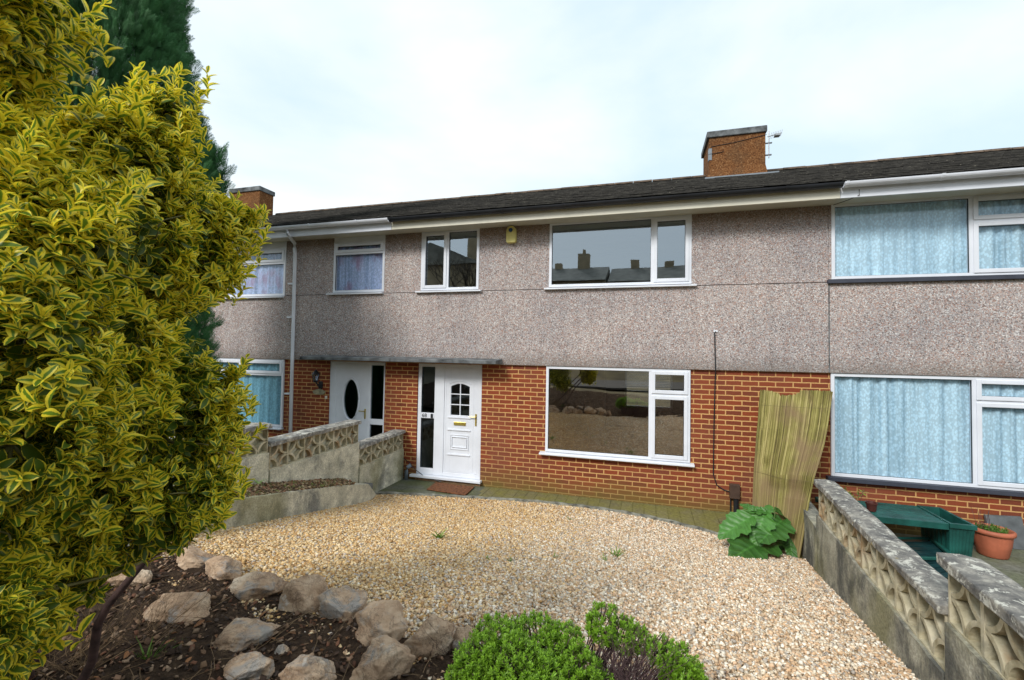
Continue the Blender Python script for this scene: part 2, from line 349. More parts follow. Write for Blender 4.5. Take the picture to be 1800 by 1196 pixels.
# party wall lines
RW = [(2.0, 0.0), (1.80, -1.3), (1.57, -3.85), (1.30, -6.6)]       # right wall, garden face
def rwx(y): return np.interp(-y, [0, 1.3, 3.85, 6.6], [1.93, 1.77, 1.56, 1.33])
LWX = -4.24
LRX = -3.80   # low retaining wall garden face (near end)
rock_px = [(300, 978), (345, 1003), (395, 1022), (455, 1045), (530, 1070), (600, 1088), (668, 1125), (755, 1148), (830, 1160), (900, 1190)]
bed_edge = [tuple(att(px, py)[:2]) for px, py in rock_px]
bed_edge = [(-3.95, -4.35)]+bed_edge[1:]+[(.35, -5.55), (.95, -5.75), (1.45, -6.3)]
bed_poly = bed_edge+[(1.5, -9), (-8, -9), (-8, -4.6), (-4.1, -4.2)]
grav_poly = [(p[0], p[1]) for p in kerb_pts]+[(1.78, -1.5), (1.60, -3.85), (1.36, -6.3), (1.2, -6.6)]+[(x+.03, y-.25) for x, y in bed_edge[::-1]]+[(-4.05, -4.3), (-4.05, -3.2), (-4.18, -1.6)]
def bedh(x, y): return T(x, y)+.035+.05*smooth_noise(x, y, 5, 3)+.018*smooth_noise(x, y, 19, 5)

GROUNDM = plain('turf', (.10, .08, .035), .95, .4, 1.2, bump=.6)
def gravel_under():
    m = M('gravel_bed', .9, .2); v = m.n('TexVoronoi'); v.inputs['Scale'].default_value = 75; m.l(m.pos(), v.inputs['Vector']); s = m.n('SeparateColor'); m.l(v.outputs['Color'], s.inputs[0])
    c = m.ramp(s.outputs[0], [(0, (.30, .2, .11)), (.3, (.5, .36, .2)), (.5, (.62, .48, .3)), (.7, (.4, .3, .2)), (.88, (.7, .62, .5))], 'CONSTANT'); m.color(c); m.bump(v.outputs['Distance'], 1, .012); return m.m
def soil_mat():
    m = M('soil', .95, .15); c = m.ramp(m.noise(22, detail=9, rough=.75), [(.3, (.018, .012, .009)), (.5, (.048, .030, .019)), (.66, (.10, .065, .04)), (.8, (.18, .12, .075))]); m.color(c); m.bump(m.noise(60, detail=8, rough=.7), 1, .02); return m.m
def paving_mat(name, slab, base, moss):
    m = M(name, .85, .3); o = sepz(m); b = m.n('TexBrick'); b.offset = 0 if slab < .3 else .5
    cb = m.n('CombineXYZ'); m.l(o[0], cb.inputs[0]); m.l(o[1], cb.inputs[1]); m.l(cb.outputs[0], b.inputs['Vector'])
    b.inputs['Scale'].default_value = 1; b.inputs['Brick Width'].default_value = slab; b.inputs['Row Height'].default_value = .9 if slab < .3 else .45; b.inputs['Mortar Size'].default_value = .008
    b.inputs['Color1'].default_value = base+(1,); b.inputs['Color2'].default_value = tuple(v*.75 for v in base)+(1,); b.inputs['Mortar'].default_value = tuple(v*.3 for v in base)+(1,)
    c = m.mix(m.ramp(m.noise(3, detail=7), [(.35, .15), (.6, .85)]), b.outputs[0], moss); c = m.mix(1., c, m.ramp(m.noise(25, detail=6), [(.3, (.7, .7, .7)), (.7, (1.2, 1.2, 1.2))]), 'MULTIPLY')
    m.color(c); m.bump(m.math('SUBTRACT', m.noise(30, detail=6), b.outputs['Fac']), .5, .01); return m.m
SOIL = soil_mat()
# terrain: one sheet to the horizon
gx = np.concatenate([[-900, -300, -120, -60, -30, -18], np.arange(-12, 12.1, .5), [18, 30, 60, 120, 300, 900]])
gy = np.concatenate([[-900, -300, -120, -60, -34, -24, -18, -14], np.arange(-11, 3.1, .35), [8, 16, 30, 60, 120, 300, 900]])
X, Y = np.meshgrid(gx, gy, indexing='ij'); Z = T(X, Y)-.06+np.where(Y < -18, np.minimum(-18-Y, 9)*.27, 0); idx = np.arange(X.size).reshape(X.shape)
q = np.stack([idx[:-1, :-1], idx[1:, :-1], idx[1:, 1:], idx[:-1, 1:]], -1).reshape(-1, 4)
tag(link('ground', fast_mesh('ground', np.stack([X, Y, Z], -1).reshape(-1, 3), q), GROUNDM, smooth=True), kind='structure')
PAVE = paving_mat('mossy_paving', .17, (.20, .18, .10), (.19, .175, .045)); PAVE2 = paving_mat('slab_paving', .45, (.20, .20, .17), (.13, .14, .08))
patio_poly = [(-4.2, .06)]+kerb_pts+[(1.9, -1.4), (1.95, .06)]
sheet('patio', [(-3.0+.35, .06), (1.95, .06), (1.82, -1.5), (1.68, -1.55)]+[(float(x), float(y)) for x, y in kerb_pts[::-1] if x > -2.65], .05, lambda x, y: 0*x+.004+.003*smooth_noise(x, y, 6), PAVE)
sheet('path', [(-4.25, .06), (-2.6, .06)]+[(float(x), float(y)) for x, y in kerb_pts[::-1] if x < -2.55]+[(-4.25, -1.1)], .05, lambda x, y: 0*x+.002+.002*smooth_noise(x, y, 6), paving_mat('damp_concrete', .6, (.15, .155, .13), (.105, .115, .045)))
sheet('neighbour_patio', [(1.95, .06), (9, .06), (9, -5), (1.85, -5), (1.9, -1.4)], .25, lambda x, y: 0*x-.02+.004*smooth_noise(x, y, 4), PAVE2)
sheet('neighbour_path', [(-12, .06), (-4.4, .06), (-4.4, -3), (-12, -3)], .3, lambda x, y: 0*x+.01, PAVE2)
mb = MB(); kp = [Vector((x, y, 0)) for x, y in kerb_pts]
n0 = 0
for i, p in enumerate(kp):
    t = (kp[min(i+1, len(kp)-1)]-kp[max(i-1, 0)]).normalized(); nn = Vector((-t.y, t.x, 0))
    z = .045+.006*math.sin(i*1.9); zz = .0
    for a, h in ((-.028, -.05), (-.028, z), (.028, z+.002), (.028, -.05)): mb.v.append(tuple(p+nn*a+Vector((0, 0, h))))
    if i:
        for k in range(3): a = (i-1)*4+k; mb.f.append((a, a+1, a+5, a+4))
tag(mb.build('kerb', plain('kerb_stone', (.24, .24, .20), .9, .5, 9, bump=.6)), kind='structure')
sheet('gravel_ground', grav_poly, .05, lambda x, y: T(x, y)+.012+.010*smooth_noise(x, y, 3, 1), gravel_under())
sheet('soil', bed_poly, .03, bedh, SOIL)
# road in front, only seen mirrored in the panes
box('road', -60, 60, -17.2, -11.5, .95, 1.02, plain('asphalt', (.05, .05, .052), .9, .2, 3))['kind'] = 'structure'

def chips(name, poly, n, size, zf, palette, kindname, flat=.5, near=True, tilt=.5):
    xs = [p[0] for p in poly]; ys = [p[1] for p in poly]
    P = np.empty((0, 2))
    while len(P) < n:
        a = rng.random((n*2, 2)); x = min(xs)+a[:, 0]*(max(xs)-min(xs)); y = min(ys)+a[:, 1]*(max(ys)-min(ys)); k = inpoly(x, y, poly)
        P = np.vstack([P, np.stack([x[k], y[k]], 1)])
    P = P[:n]; x, y = P.T
    s = size*(.55+rng.random(n)**1.7*1.1)
    base = np.array([[-1, -1, -1], [1, -1, -1], [1, 1, -1], [-1, 1, -1], [-1, -1, 1], [1, -1, 1], [1, 1, 1], [-1, 1, 1]])*.5
    V = base[None]*(1+(rng.random((n, 8, 3))-.5)*.75); V[:, 4:, :2] *= .75
    V *= np.stack([s, s*(.55+.4*rng.random(n)), s*flat*(.6+.8*rng.random(n))], 1)[:, None, :]
    # random rotations
    a = rng.random(n)*6.283; tx = (rng.random(n)-.5)*2*tilt; ty = (rng.random(n)-.5)*2*tilt
    ca, sa = np.cos(a), np.sin(a); X_, Y_, Z_ = V[..., 0], V[..., 1], V[..., 2]
    c, s2 = np.cos(tx)[:, None], np.sin(tx)[:, None]; Y_, Z_ = c*Y_-s2*Z_, s2*Y_+c*Z_
    c, s2 = np.cos(ty)[:, None], np.sin(ty)[:, None]; X_, Z_ = c*X_-s2*Z_, s2*X_+c*Z_
    X_, Y_ = ca[:, None]*X_-sa[:, None]*Y_, sa[:, None]*X_+ca[:, None]*Y_
    V = np.stack([X_+x[:, None], Y_+y[:, None], Z_+(zf(x, y)+s*.12+rng.random(n)*s*.35)[:, None]], -1).reshape(-1, 3)
    fq = np.array([(0, 3, 2, 1), (4, 5, 6, 7), (0, 1, 5, 4), (1, 2, 6, 5), (2, 3, 7, 6), (3, 0, 4, 7)]); Fq = (fq[None]+8*np.arange(n)[:, None, None]).reshape(-1, 4)
    col = np.repeat(palette(x, y, n), 8, axis=0)
    return fast_mesh(name, V, Fq, col=col)
GOLD = np.array([(.60, .41, .17), (.68, .49, .23), (.48, .29, .11), (.72, .57, .32), (.58, .44, .24), (.40, .25, .11), (.76, .64, .40), (.5, .45, .37)])
PINK = np.array([(.68, .54, .39), (.76, .69, .58), (.58, .40, .25), (.42, .38, .34), (.70, .50, .34), (.66, .56, .43), (.84, .79, .71), (.48, .34, .22)])
def grav_pal(x, y, n):
    # two loads of stone: golden on the left, paler pinkish on the right
    d = (x+1.15)-(y+3)*.10+.35*smooth_noise(x, y, 4, 2)+rng.normal(0, .55, n); right = d > 0
    i = rng.integers(0, 8, n); c = np.where(right[:, None], PINK[i], GOLD[i]*np.array([1.02, 1.0, 1.08])); return c*(.8+.35*rng.random(n))[:, None]*np.array([1.04, 1.01, .95])
me = chips('gravel', grav_poly, 150000, .0155, lambda x, y: T(x, y)+.014+.010*smooth_noise(x, y, 3, 1), grav_pal, 'stuff')
tag(link('gravel', me, attr_mat('gravel_stone', .8, .3)), 'loose golden and pinkish stone chippings covering the front garden', 'gravel', kind='stuff')
SOILP = np.array([(.05, .03, .02), (.10, .06, .038), (.16, .10, .06), (.07, .05, .04), (.20, .12, .075), (.035, .022, .016), (.26, .18, .12), (.13, .06, .035)])
me = chips('bark_mulch', [p for p in bed_poly if True], 36000, .020, bedh, lambda x, y, n: SOILP[rng.integers(0, 8, n)]*(.7+.7*rng.random(n))[:, None], 'stuff', flat=.18, tilt=.9)
tag(link('bark_mulch', me, attr_mat('mulch')), 'dark mulch of bark crumbs and rotting leaves round the rockery stones', 'mulch', kind='stuff')
# planting strip behind the low wall
def strip_z(x, y): return np.interp(-y, [1.42, 2.11, 3.21, 4.19, 6], [.30, .47, .70, .90, 1.10])+.01+np.clip((-3.95-x)/.27, 0, 1)*.07
strip_poly = [(-4.26, -1.75), (-4.02, -1.75), (-3.90, -4.3), (-3.9, -5.5), (-4.26, -5.5)]
sheet('planting_strip', strip_poly, .03, lambda x, y: strip_z(x, y)-.03+.01*smooth_noise(x, y, 15, 4), SOIL)
LP = np.array([(.30, .20, .10), (.22, .13, .07), (.38, .28, .17), (.12, .08, .05), (.45, .34, .2), (.16, .17, .05), (.28, .14, .08), (.1, .07, .04)])
me = chips('leaf_litter', strip_poly, 5200, .026, lambda x, y: strip_z(x, y)-.02, lambda x, y, n: LP[rng.integers(0, 8, n)], 'stuff', flat=.15, tilt=.8)
tag(link('leaf_litter', me, attr_mat('litter')), 'brown dead leaves on the narrow strip between low kerb wall and patterned block wall', 'dead leaves', kind='stuff')

# ------------------------------------------------------------------ houses
def pane(x0, x1, y, z0, z1, mat, parent):
    me = bpy.data.meshes.new('pane'); me.from_pydata([(x0, y, z0), (x1, y, z0), (x1, y, z1), (x0, y, z1)], [], [(0, 1, 2, 3)]); return link('pane', me, mat, parent)
def holed_wall(name, x0, x1, z0, z1, y0, y1, holes, mat, parent):
    xs = sorted({x0, x1, *[h[0] for h in holes], *[h[1] for h in holes]}); zs = sorted({z0, z1, *[h[2] for h in holes], *[h[3] for h in holes]})
    xs = [x for x in xs if x0 <= x <= x1]; zs = [z for z in zs if z0 <= z <= z1]
    def solid(i, j):
        if i < 0 or j < 0 or i >= len(xs)-1 or j >= len(zs)-1: return False
        cx, cz = (xs[i]+xs[i+1])/2, (zs[j]+zs[j+1])/2
        return not any(h[0] < cx < h[1] and h[2] < cz < h[3] for h in holes)
    mb = MB()
    def quad(a): n = len(mb.v); mb.v += a; mb.f.append((n, n+1, n+2, n+3))
    for i in range(len(xs)-1):
        for j in range(len(zs)-1):
            if not solid(i, j): continue
            a, b, c, d = xs[i], xs[i+1], zs[j], zs[j+1]
            quad([(a, y0, c), (b, y0, c), (b, y0, d), (a, y0, d)]); quad([(a, y1, c), (a, y1, d), (b, y1, d), (b, y1, c)])
            if not solid(i-1, j): quad([(a, y0, c), (a, y0, d), (a, y1, d), (a, y1, c)])
            if not solid(i+1, j): quad([(b, y0, c), (b, y1, c), (b, y1, d), (b, y0, d)])
            if not solid(i, j-1): quad([(a, y0, c), (a, y1, c), (b, y1, c), (b, y0, c)])
            if not solid(i, j+1): quad([(a, y0, d), (b, y0, d), (b, y1, d), (a, y1, d)])
    me = bpy.data.meshes.new(name); me.from_pydata(mb.v, [], mb.f); return link(name, me, mat, parent)
def curtain(parent, x0, x1, z0, z1, y, mat, amp=.011, gather=0):
    nx = max(8, int((x1-x0)/.012)); V = []; ph = random.random()*9
    for i in range(nx+1):
        x = x0+(x1-x0)*i/nx
        yy = y+amp*(1.5*math.sin(x*27+ph+2.2*math.sin(x*4.3)+1.1*math.sin(x*9.7))*(.75+.35*math.sin(x*3.1+ph))+.45*math.sin(x*61+ph+2*math.sin(x*11))+.6*math.sin(x*7+ph))
        for z in (z0, (z0+z1)/2, z1): V.append((x, yy+(.004*math.sin(x*20) if z == z0 else 0), z))
    Fc = []
    for i in range(nx):
        for k in range(2): a = i*3+k; Fc.append((a, a+3, a+4, a+1))
    me = bpy.data.meshes.new('curtain'); me.from_pydata(V, [], Fc); return link('curtain', me, mat, parent, True)
def window(parent, x0, x1, z0, z1, lights, y=0., frame=.045, sill='white', cur=None, glass=None, sash=.055, sw=(.07, .07)):
    """lights: (x0,x1,z0,z1,sash?)"""
    mb = MB(); mb.ring(x0, x1, z0, z1, frame, y, y+.06)
    for xm_ in sorted({round(float(a[0]), 4) for a in lights if a[0] > x0+.2}):   # mullions
        full = not any(a[0] < xm_-.1 and a[1] > xm_+.1 for a in lights)
        mb.box(xm_-.025, xm_+.025, y+.002, y+.058, z0+frame if full else min(a[2] for a in lights if abs(a[0]-xm_) < .01)+.025, z1-frame)
    for zt in sorted({a[2] for a in lights if a[2] > z0+.2}):
        xa = min(a[0] for a in lights if a[2] == zt); xb = max(a[1] for a in lights if a[2] == zt)
        xa = xa+(frame if xa < x0+.05 else .025); xb = xb-(frame if xb > x1-.05 else .025)
        mb.box(xa, xb, y+.004, y+.056, zt-.025, zt+.025)
    win = mb.build('window', WHITE, parent, bevel=.004)
    for a in lights:
        L_ = a[0]+(frame if a[0] < x0+.05 else .025); R_ = a[1]-(frame if a[1] > x1-.05 else .025); B_ = a[2]+(frame if a[2] < z0+.05 else .025); T_ = a[3]-(frame if a[3] > z1-.05 else .025)
        if a[4]:
            MB().ring(L_-.008, R_+.008, B_-.008, T_+.008, sash, y-.014, y+.03).build('sash', WHITE, win, bevel=.006); L_ += sash-.008; R_ -= sash-.008; B_ += sash-.008; T_ -= sash-.008
        g = MB(); g.ring(L_, R_, B_, T_, .004, y+.012, y+.03); g.build('gasket', BLACKP, win)
        pane(L_, R_, y+.032, B_, T_, glass or GLASS, win)
    if sill == 'white': MB().prism([(x0-sw[0], y-.07, z0-.045), (x0-sw[0], y-.07, z0-.02), (x0-sw[0], y+.05, z0-.002), (x0-sw[0], y+.05, z0-.045)], (x1-x0+sw[0]+sw[1], 0, 0)).build('sill', WHITE, win, bevel=.004)
    elif sill == 'slate': box('sill', x0-sw[0], x1+sw[1], y-.06, y+.05, z0-.06, z0-.002, SLATE, win, .004)
    if cur: curtain(win, x0+.03, x1-.03, z0+.03, z1-.03, y+.075, cur)
    return win
SOF = 4.555
def letters(text, x, y, z, h, mat, parent, name='number'):
    cu = bpy.data.curves.new('t', 'FONT'); cu.body = text; cu.size = h*1.38; cu.extrude = .001; cu.space_character = 1.05
    to = bpy.data.objects.new('t', cu); COL.objects.link(to); dg = bpy.context.evaluated_depsgraph_get(); me = bpy.data.meshes.new_from_object(to.evaluated_get(dg)); bpy.data.objects.remove(to)
    me.transform(Matrix.Translation((x, y, z)) @ Matrix.Rotation(R(90), 4, 'X')); me.name = name
    return link(name, me, mat, parent)
def chimney(h, x0, x1, y0, y1, z0, z1, mat, aerial):
    # slightly flared rendered stack
    mb = MB(); n0 = 0; prof = [(.035, z0-.35), (.035, z0+.02), (.0, z0+.22), (0, z1)]
    for e, z in prof: mb.v += [(x0-e, y0-e, z), (x1+e, y0-e, z), (x1+e, y1+e, z), (x0-e, y1+e, z)]
    for i in range(3):
        for k in range(4): a = i*4+k; b_ = i*4+(k+1) % 4; mb.f.append((a, b_, b_+4, a+4))
    mb.f.append((12, 13, 14, 15)); c = mb.build('chimney', mat, h)
    MB().box(x0-.05, x1+.03, y0-.04, y1+.04, z1+.001, z1+.14).build('chimney_cap', CONC, c, bevel=.015)
    MB().box(x0-.10, x1+.22, y0-.17, y0-.04, z0-.085, z0-.02).build('flashing', LEAD, c)
    if aerial:
        mb = MB(); xa = x1+.07
        mb.tube([(xa, y0+.02, z0+.35), (xa, y0+.02, z1+.02)], .012); mb.tube([(xa-.1, y0+.02, z0+.42), (xa+.05, y0+.02, z0+.42)], .02); mb.tube([(xa-.1, y0+.02, z0+.68), (xa+.06, y0+.02, z0+.68)], .018)
        a0 = Vector((xa-.03, y0+.02, z1-.10)); d = Vector((.26, -.08, .02))
        mb.tube([a0, a0+d], .010)
        for k in range(7):
            p = a0+d*(.25+k*.12); mb.tube([p-Vector((.02, .0, .07)), p+Vector((.02, 0, .07))], .004, 5)
        mb.box(xa+.10, xa+.2, y0-.08, y0+.04, z1-.13, z1-.09)
        mb.build('aerial', METAL, c)
        box('bracket_plate', x0-.012, x0+.055, y0-.012, y0+.10, z0+.42, z1-.24, LEAD, c)
        MB().tube([(x0-.02, y0-.01, z0+.55), (x0+.12, y0-.012, z0+.56), (x0+.3, y0-.008, z0+.58)], .006).build('cable', BLACKP, c)
        MB().tube([(x0+.05, y0-.008, z0+.72), (x0+.5, y0-.008, z0+.76), (x1+.02, y0-.008, z0+.86)], .006).build('cable', BLACKP, c)
    return c
CHIM = None
def chim_mat():
    m = M('roughcast_chimney', .95, .1); c = m.ramp(m.noise(38, detail=4), [(.3, (.07, .03, .015)), (.48, (.17, .072, .028)), (.62, (.25, .12, .048)), (.75, (.40, .28, .16))])
    dk = m.ramp(m.noise(2.4, detail=5), [(.5, 0.), (.7, .6)]); c = m.mix(dk, c, (.11, .065, .035)); m.color(c); m.bump(m.noise(90, detail=3), .9, .012); return m.m
CHIM = chim_mat()
def house(label, x0, x1, up, low, chim, gutter_mat, fascia_mat, canopy, gx0=None, gx1=None, back=None):
    """up / low: window and door holes (x0,x1,z0,z1)"""
    h = thing('terraced_house', label, 'house', ((x0+x1)/2, 0, 0), 'terraced houses in the row')
    g = .002
    holed_wall('brick_wall', x0+g, x1-g, -.3, 2.15, .03, .25, low, BRICK, h)
    holed_wall('pebbledash_wall', x0+g, x1-g, 3.437, 4.75, 0, .25, up, DASH, h)
    holed_wall('pebbledash_panel', x0+g, x1-g, 2.135, 3.423, -.018, .25, [u for u in up+low], DASH, h)
    mb = MB()
    if back: holed_wall('rear_wall', x0+g, x1-g, -.3, 4.75, 7.7, 7.9, [back], DARK, h)
    else: mb.box(x0+g, x1-g, 7.7, 7.9, -.3, 4.75)
    mb.box(x0+g, x0+.08, .251, 7.7, -.3, 4.75); mb.box(x1-.08, x1-g, .251, 7.7, -.3, 4.75); mb.box(x0+.08, x1-.08, .251, 7.7, 2.18, 2.36); mb.box(x0+.08, x1-.08, .251, 7.7, -.3, -.01); mb.box(x0+.08, x1-.08, .251, 7.7, 4.76, 4.8)
    if back is None: mb.box(x0+.08, x1-.08, 3.6, 3.7, -.005, 2.17)
    mb.box(x0+.08, x1-.08, 3.6, 3.7, 2.365, 4.755)
    if back:
        mb.box(-2.6, -2.5, .251, 7.6, -.005, 2.17); mb.box(back[0]-.75, back[0]-.35, 4.2, 4.6, .03, 2.17)
        box('carpet', -2.49, x1-.09, .26, 7.6, -.004, .02, CARPET, h)
    mb.build('inner_wall', DARK, h)
    # eaves
    box('fascia', x0+g, x1-g, -.42, -.395, SOF-.05, SOF+.115, fascia_mat, h, .003)
    box('soffit', x0+g, x1-g, -.394, -.004, SOF-.012, SOF, SOFF, h)
    # gutter: half round
    ga, gb = (x0 if gx0 is None else gx0), (x1 if gx1 is None else gx1)
    mb = MB(); seg = 10; r = .064; cy, cz = -.495, SOF+.128
    pr = [(cy+r*math.cos(a), cz+r*math.sin(a)*.95) for a in [math.pi+math.pi*k/seg for k in range(seg+1)]]
    pr += [(cy+(r-.006)*math.cos(a), cz+(r-.006)*math.sin(a)*.95) for a in [2*math.pi-math.pi*k/seg for k in range(seg+1)]]
    mb.prism([(ga+.005, a, b) for a, b in pr], (gb-ga-.01, 0, 0)); gt = mb.build('gutter', gutter_mat, h)
    k = ga+.02
    while k < gb:
        mb = MB(); rr = .072; p2 = [(cy+rr*math.cos(a), cz+.004+rr*math.sin(a)*.97) for a in [math.pi+math.pi*q/8 for q in range(9)]]; mb.prism([(k, a, b) for a, b in p2], (.035, 0, 0)).build('gutter_bracket', gutter_mat, gt); k += 1.03
    # roof with courses of flat tiles
    mb = MB(); ye, ze, yr, zr = -.475, SOF+.165, 4.0, 6.60; nC = 17
    rnd = random.Random(3)
    for i in range(nC):
        a = i/nC; b = (i+1)/nC; y0_, y1_ = ye+(yr-ye)*a, ye+(yr-ye)*b; z0_, z1_ = ze+(zr-ze)*a, ze+(zr-ze)*b
        x = x0+g-(.165 if i % 2 else 0)
        while x < x1-g:
            xa = max(x, x0+g); xb = min(x+.326, x1-g); j = rnd.uniform(-.004, .006); dy = rnd.uniform(-.006, .006)
            if xb > xa+.01: mb.prism([(xa, y0_+dy, z0_+.024+j), (xa, y0_+dy, z0_+.008+j), (xa, y1_+.05, z1_+.021-.012), (xa, y1_+.05, z1_+.030-.012)], (xb-xa, 0, 0))
            x += .33
    mb.prism([(x0+g, yr, zr-.002), (x0+g, 8.3, 4.8), (x0+g, 8.3, 4.76), (x0+g, yr, zr-.06), (x0+g, ye+.1, ze-.03), (x0+g, ye+.1, ze+.03)], (x1-x0-2*g, 0, 0))
    ro = mb.build('roof', ROOF, h)
    mb = MB(); x = x0+g
    while x < x1-g-.05:
        xb = min(x+.445, x1-g); e = rnd.uniform(-.004, .006)
        mb.prism([(x, yr+.11*math.cos(t), zr-.015+e+.07*math.sin(t)) for t in [math.pi*k/6 for k in range(7)]], (xb-x-.006, 0, 0)); x += .45
    mb.build('ridge_tiles', plain('ridge_clay', (.12, .085, .06), .9, .5, 6, bump=.6), ro)
    if chim: chimney(h, *chim[:6], CHIM, chim[6])
    if canopy:
        mb = MB(); a, b = canopy
        mb.prism([(a, -.36, 2.148), (a, -.36, 2.205), (a, -.018, 2.235), (a, -.018, 2.137)], (b-a, 0, 0)); mb.build('canopy', CONC, h, bevel=.008)
    return h
PX = 2.51; PL = -4.37; PLL = -11.24
# ---- middle house
_b0, _b1 = aty(1098, 716, 7.7), aty(1182, 716, 7.7); BACK = (_b0[0], _b1[0], max(.3, _b0[2]), 2.05)
CARPET = plain('carpet', (.50, .36, .19), 1, .25, 5, bump=.3)
m_up = [(-3.985, -2.845, 3.435, SOF), (-1.575, .675, 3.435, SOF)]
m_low = [(-4.02, -2.76, -.3, 2.12), (-1.60, .67, .685, 2.135)]
mid = house('middle house numbered 68 with black gutter, bare windows and yellow alarm box', PL, PX, m_up, m_low, (1.33, 2.455, 3.3, 4.35, 6.30, 7.22, True), BLACKP, CREAM, (PL+.004, -2.38), back=BACK)
ux = F(1147, 440)[0]; window(mid, -1.575, .675, 3.46, SOF-.0, [(-1.575, ux, 3.46, SOF, 0), (ux, .675, 3.46, SOF, 1)], y=-.01)
um = F(787, 460)[0]; window(mid, -3.985, -2.845, 3.46, SOF, [(-3.985, um, 3.46, SOF, 1), (um, -2.845, 3.46, SOF, 0)], y=-.01)
lx = F(1143, 730)[0]; lz = F(1180, 695)[1]; window(mid, -1.60, .67, .70, 2.13, [(-1.6, lx, .70, 2.13, 0), (lx, .67, .70, lz, 1), (lx, .67, lz, 2.13, 1)], y=.0, glass=GLASSL, sw=(.09, .06))
rw = MB().ring(BACK[0], BACK[1], BACK[2], BACK[3], .06, 7.72, 7.78).box(BACK[0]+.06, BACK[1]-.06, 7.72, 7.78, 1.15, 1.2).build('rear_window', WHITE, mid)
mb = MB()
for k in range(14): zb = 2.0-k*.05; mb.prism([(BACK[0]+.05, 7.62, zb), (BACK[0]+.05, 7.65, zb-.03), (BACK[0]+.05, 7.652, zb-.028), (BACK[0]+.05, 7.622, zb+.002)], (BACK[1]-BACK[0]-.1, 0, 0))
mb.build('blind', WHITE, rw)
# door unit
dw = MB(); X0, X1, Z0, Z1 = -4.015, -2.765, .105, 2.13; yd = .05
sx0, sx1 = F(738.5, 700)[0], F(761.5, 700)[0]; dx0, dx1 = F(781, 740)[0], F(832, 740)[0]
dw.box(X0, sx0, yd, yd+.07, Z0, Z1); dw.box(sx1, dx0-.035, yd, yd+.07, Z0, Z1); dw.box(dx1+.05, X1, yd, yd+.07, Z0, Z1); dw.box(sx0, sx1, yd, yd+.07, 2.06, Z1); dw.box(dx0-.035, dx1+.05, yd, yd+.07, 2.07, Z1)
dw.box(sx0, sx1, yd+.002, yd+.068, 1.12, 1.22); dw.box(sx0, sx1, yd, yd+.07, Z0, .22); dw.box(dx0-.035, dx1+.05, yd, yd+.07, Z0, .18)
dfr = dw.build('door_frame', WHITE, mid, bevel=.006)
pane(sx0, sx1, yd+.03, 1.22, 2.06, DARKGL, dfr); pane(sx0, sx1, yd+.03, .22, 1.12, DARKGL, dfr)
for a, b in ((1.22, 2.06), (.22, 1.12)): MB().ring(sx0, sx1, a, b, .008, yd+.008, yd+.02).build('gasket', BLACKP, dfr)
box('threshold', X0-.08, X1+.04, -.06, yd+.02, .062, .103, WHITE, dfr, .004)
box('step', X0-.0, X1+.02, .005, .25, -.05, .060, plain('rendered_step', (.34, .20, .11), .9, .3, 10, bump=.5), mid)
letters('68', sx0+.02, yd-.003, 1.14, .07, BLACKP, dfr)
box('doorbell', sx1-.06, sx1-.025, yd-.02, yd, 1.13, 1.21, BLACKP, dfr, .004)
# leaf with arched six light window, built as grid with panels
y1 = yd+.012; dl, dr, db, dt = dx0-.033, dx1+.048, .182, 2.068
gl, gr_, gb, gtp = F(790, 700)[0]+.0, F(823, 700)[0], F(800, 731)[1], F(800, 675)[1]
lf = MB(); lf.box(dl, gl, y1, y1+.045, db, dt); lf.box(gr_, dr, y1, y1+.045, db, dt); lf.box(gl, gr_, y1, y1+.045, db, gb)
arch = [(gl+(gr_-gl)*k/10, gtp-.05+.05*math.sin(math.pi*k/10)) for k in range(11)]
lf.prism([(a, y1, b) for a, b in arch]+[(gr_, y1, dt), (gl, y1, dt)], (0, .045, 0))
door = lf.build('door', WHITE, mid, bevel=.003)
g3 = MB(); g3.v = [(gl, y1+.025, gb)]+[(gr_, y1+.025, gb)]+[(a, y1+.025, b) for a, b in arch[::-1]]; g3.f = [tuple(range(len(g3.v)))]; g3.build('pane', DARKGL, door)
bars = MB(); xm = (gl+gr_)/2; bars.box(xm-.008, xm+.008, y1+.004, y1+.022, gb, gtp)
for k in (1, 2): zz = gb+(gtp-gb)*k/3; bars.box(gl, xm-.008, y1+.006, y1+.020, zz-.008, zz+.008); bars.box(xm+.008, gr_, y1+.006, y1+.020, zz-.008, zz+.008)
bars.build('glazing_bars', WHITE, door)
mo = MB()
def mould(x0, x1, z0, z1, t=.014, yy=.0): mo.ring(x0, x1, z0, z1, t, y1-.010-yy, y1-.0005)
mo.ring(dl+.03, dr-.07, db+.03, dt-.03, .006, y1-.004, y1-.0005)
zA = F(800, 735)[1]; mo.box(gl-.05, gr_+.03, y1-.014, y1-.001, zA-.012, zA+.010)
zB = F(800, 757)[1]; mo.box(gl-.05, gr_+.03, y1-.016, y1-.001, zB-.012, zB+.010)
zC = F(800, 801)[1]; mo.box(gl-.05, gr_+.03, y1-.016, y1-.001, zC-.012, zC+.012)
zD, zE = F(800, 765)[1], F(800, 792)[1]; mould(gl-.0, gr_-.0, zE, zD, .016); mould(gl+.035, gr_-.035, zE+.04, zD-.04, .010, .006)
ar = [(gl-.03+(gr_-gl+.06)*k/12, gtp-.0+.05*math.sin(math.pi*k/12)) for k in range(13)]
mo.tube([(a, y1-.003, b) for a, b in ar], .008, 6)
mo.build('panel_moulding', WHITE, door, bevel=.003)
lbx = F(806, 746); MB().box(lbx[0]-.115, lbx[0]+.115, y1-.014, y1-.001, lbx[1]-.03, lbx[1]+.03).build('letterbox', BRASS, door, bevel=.004)
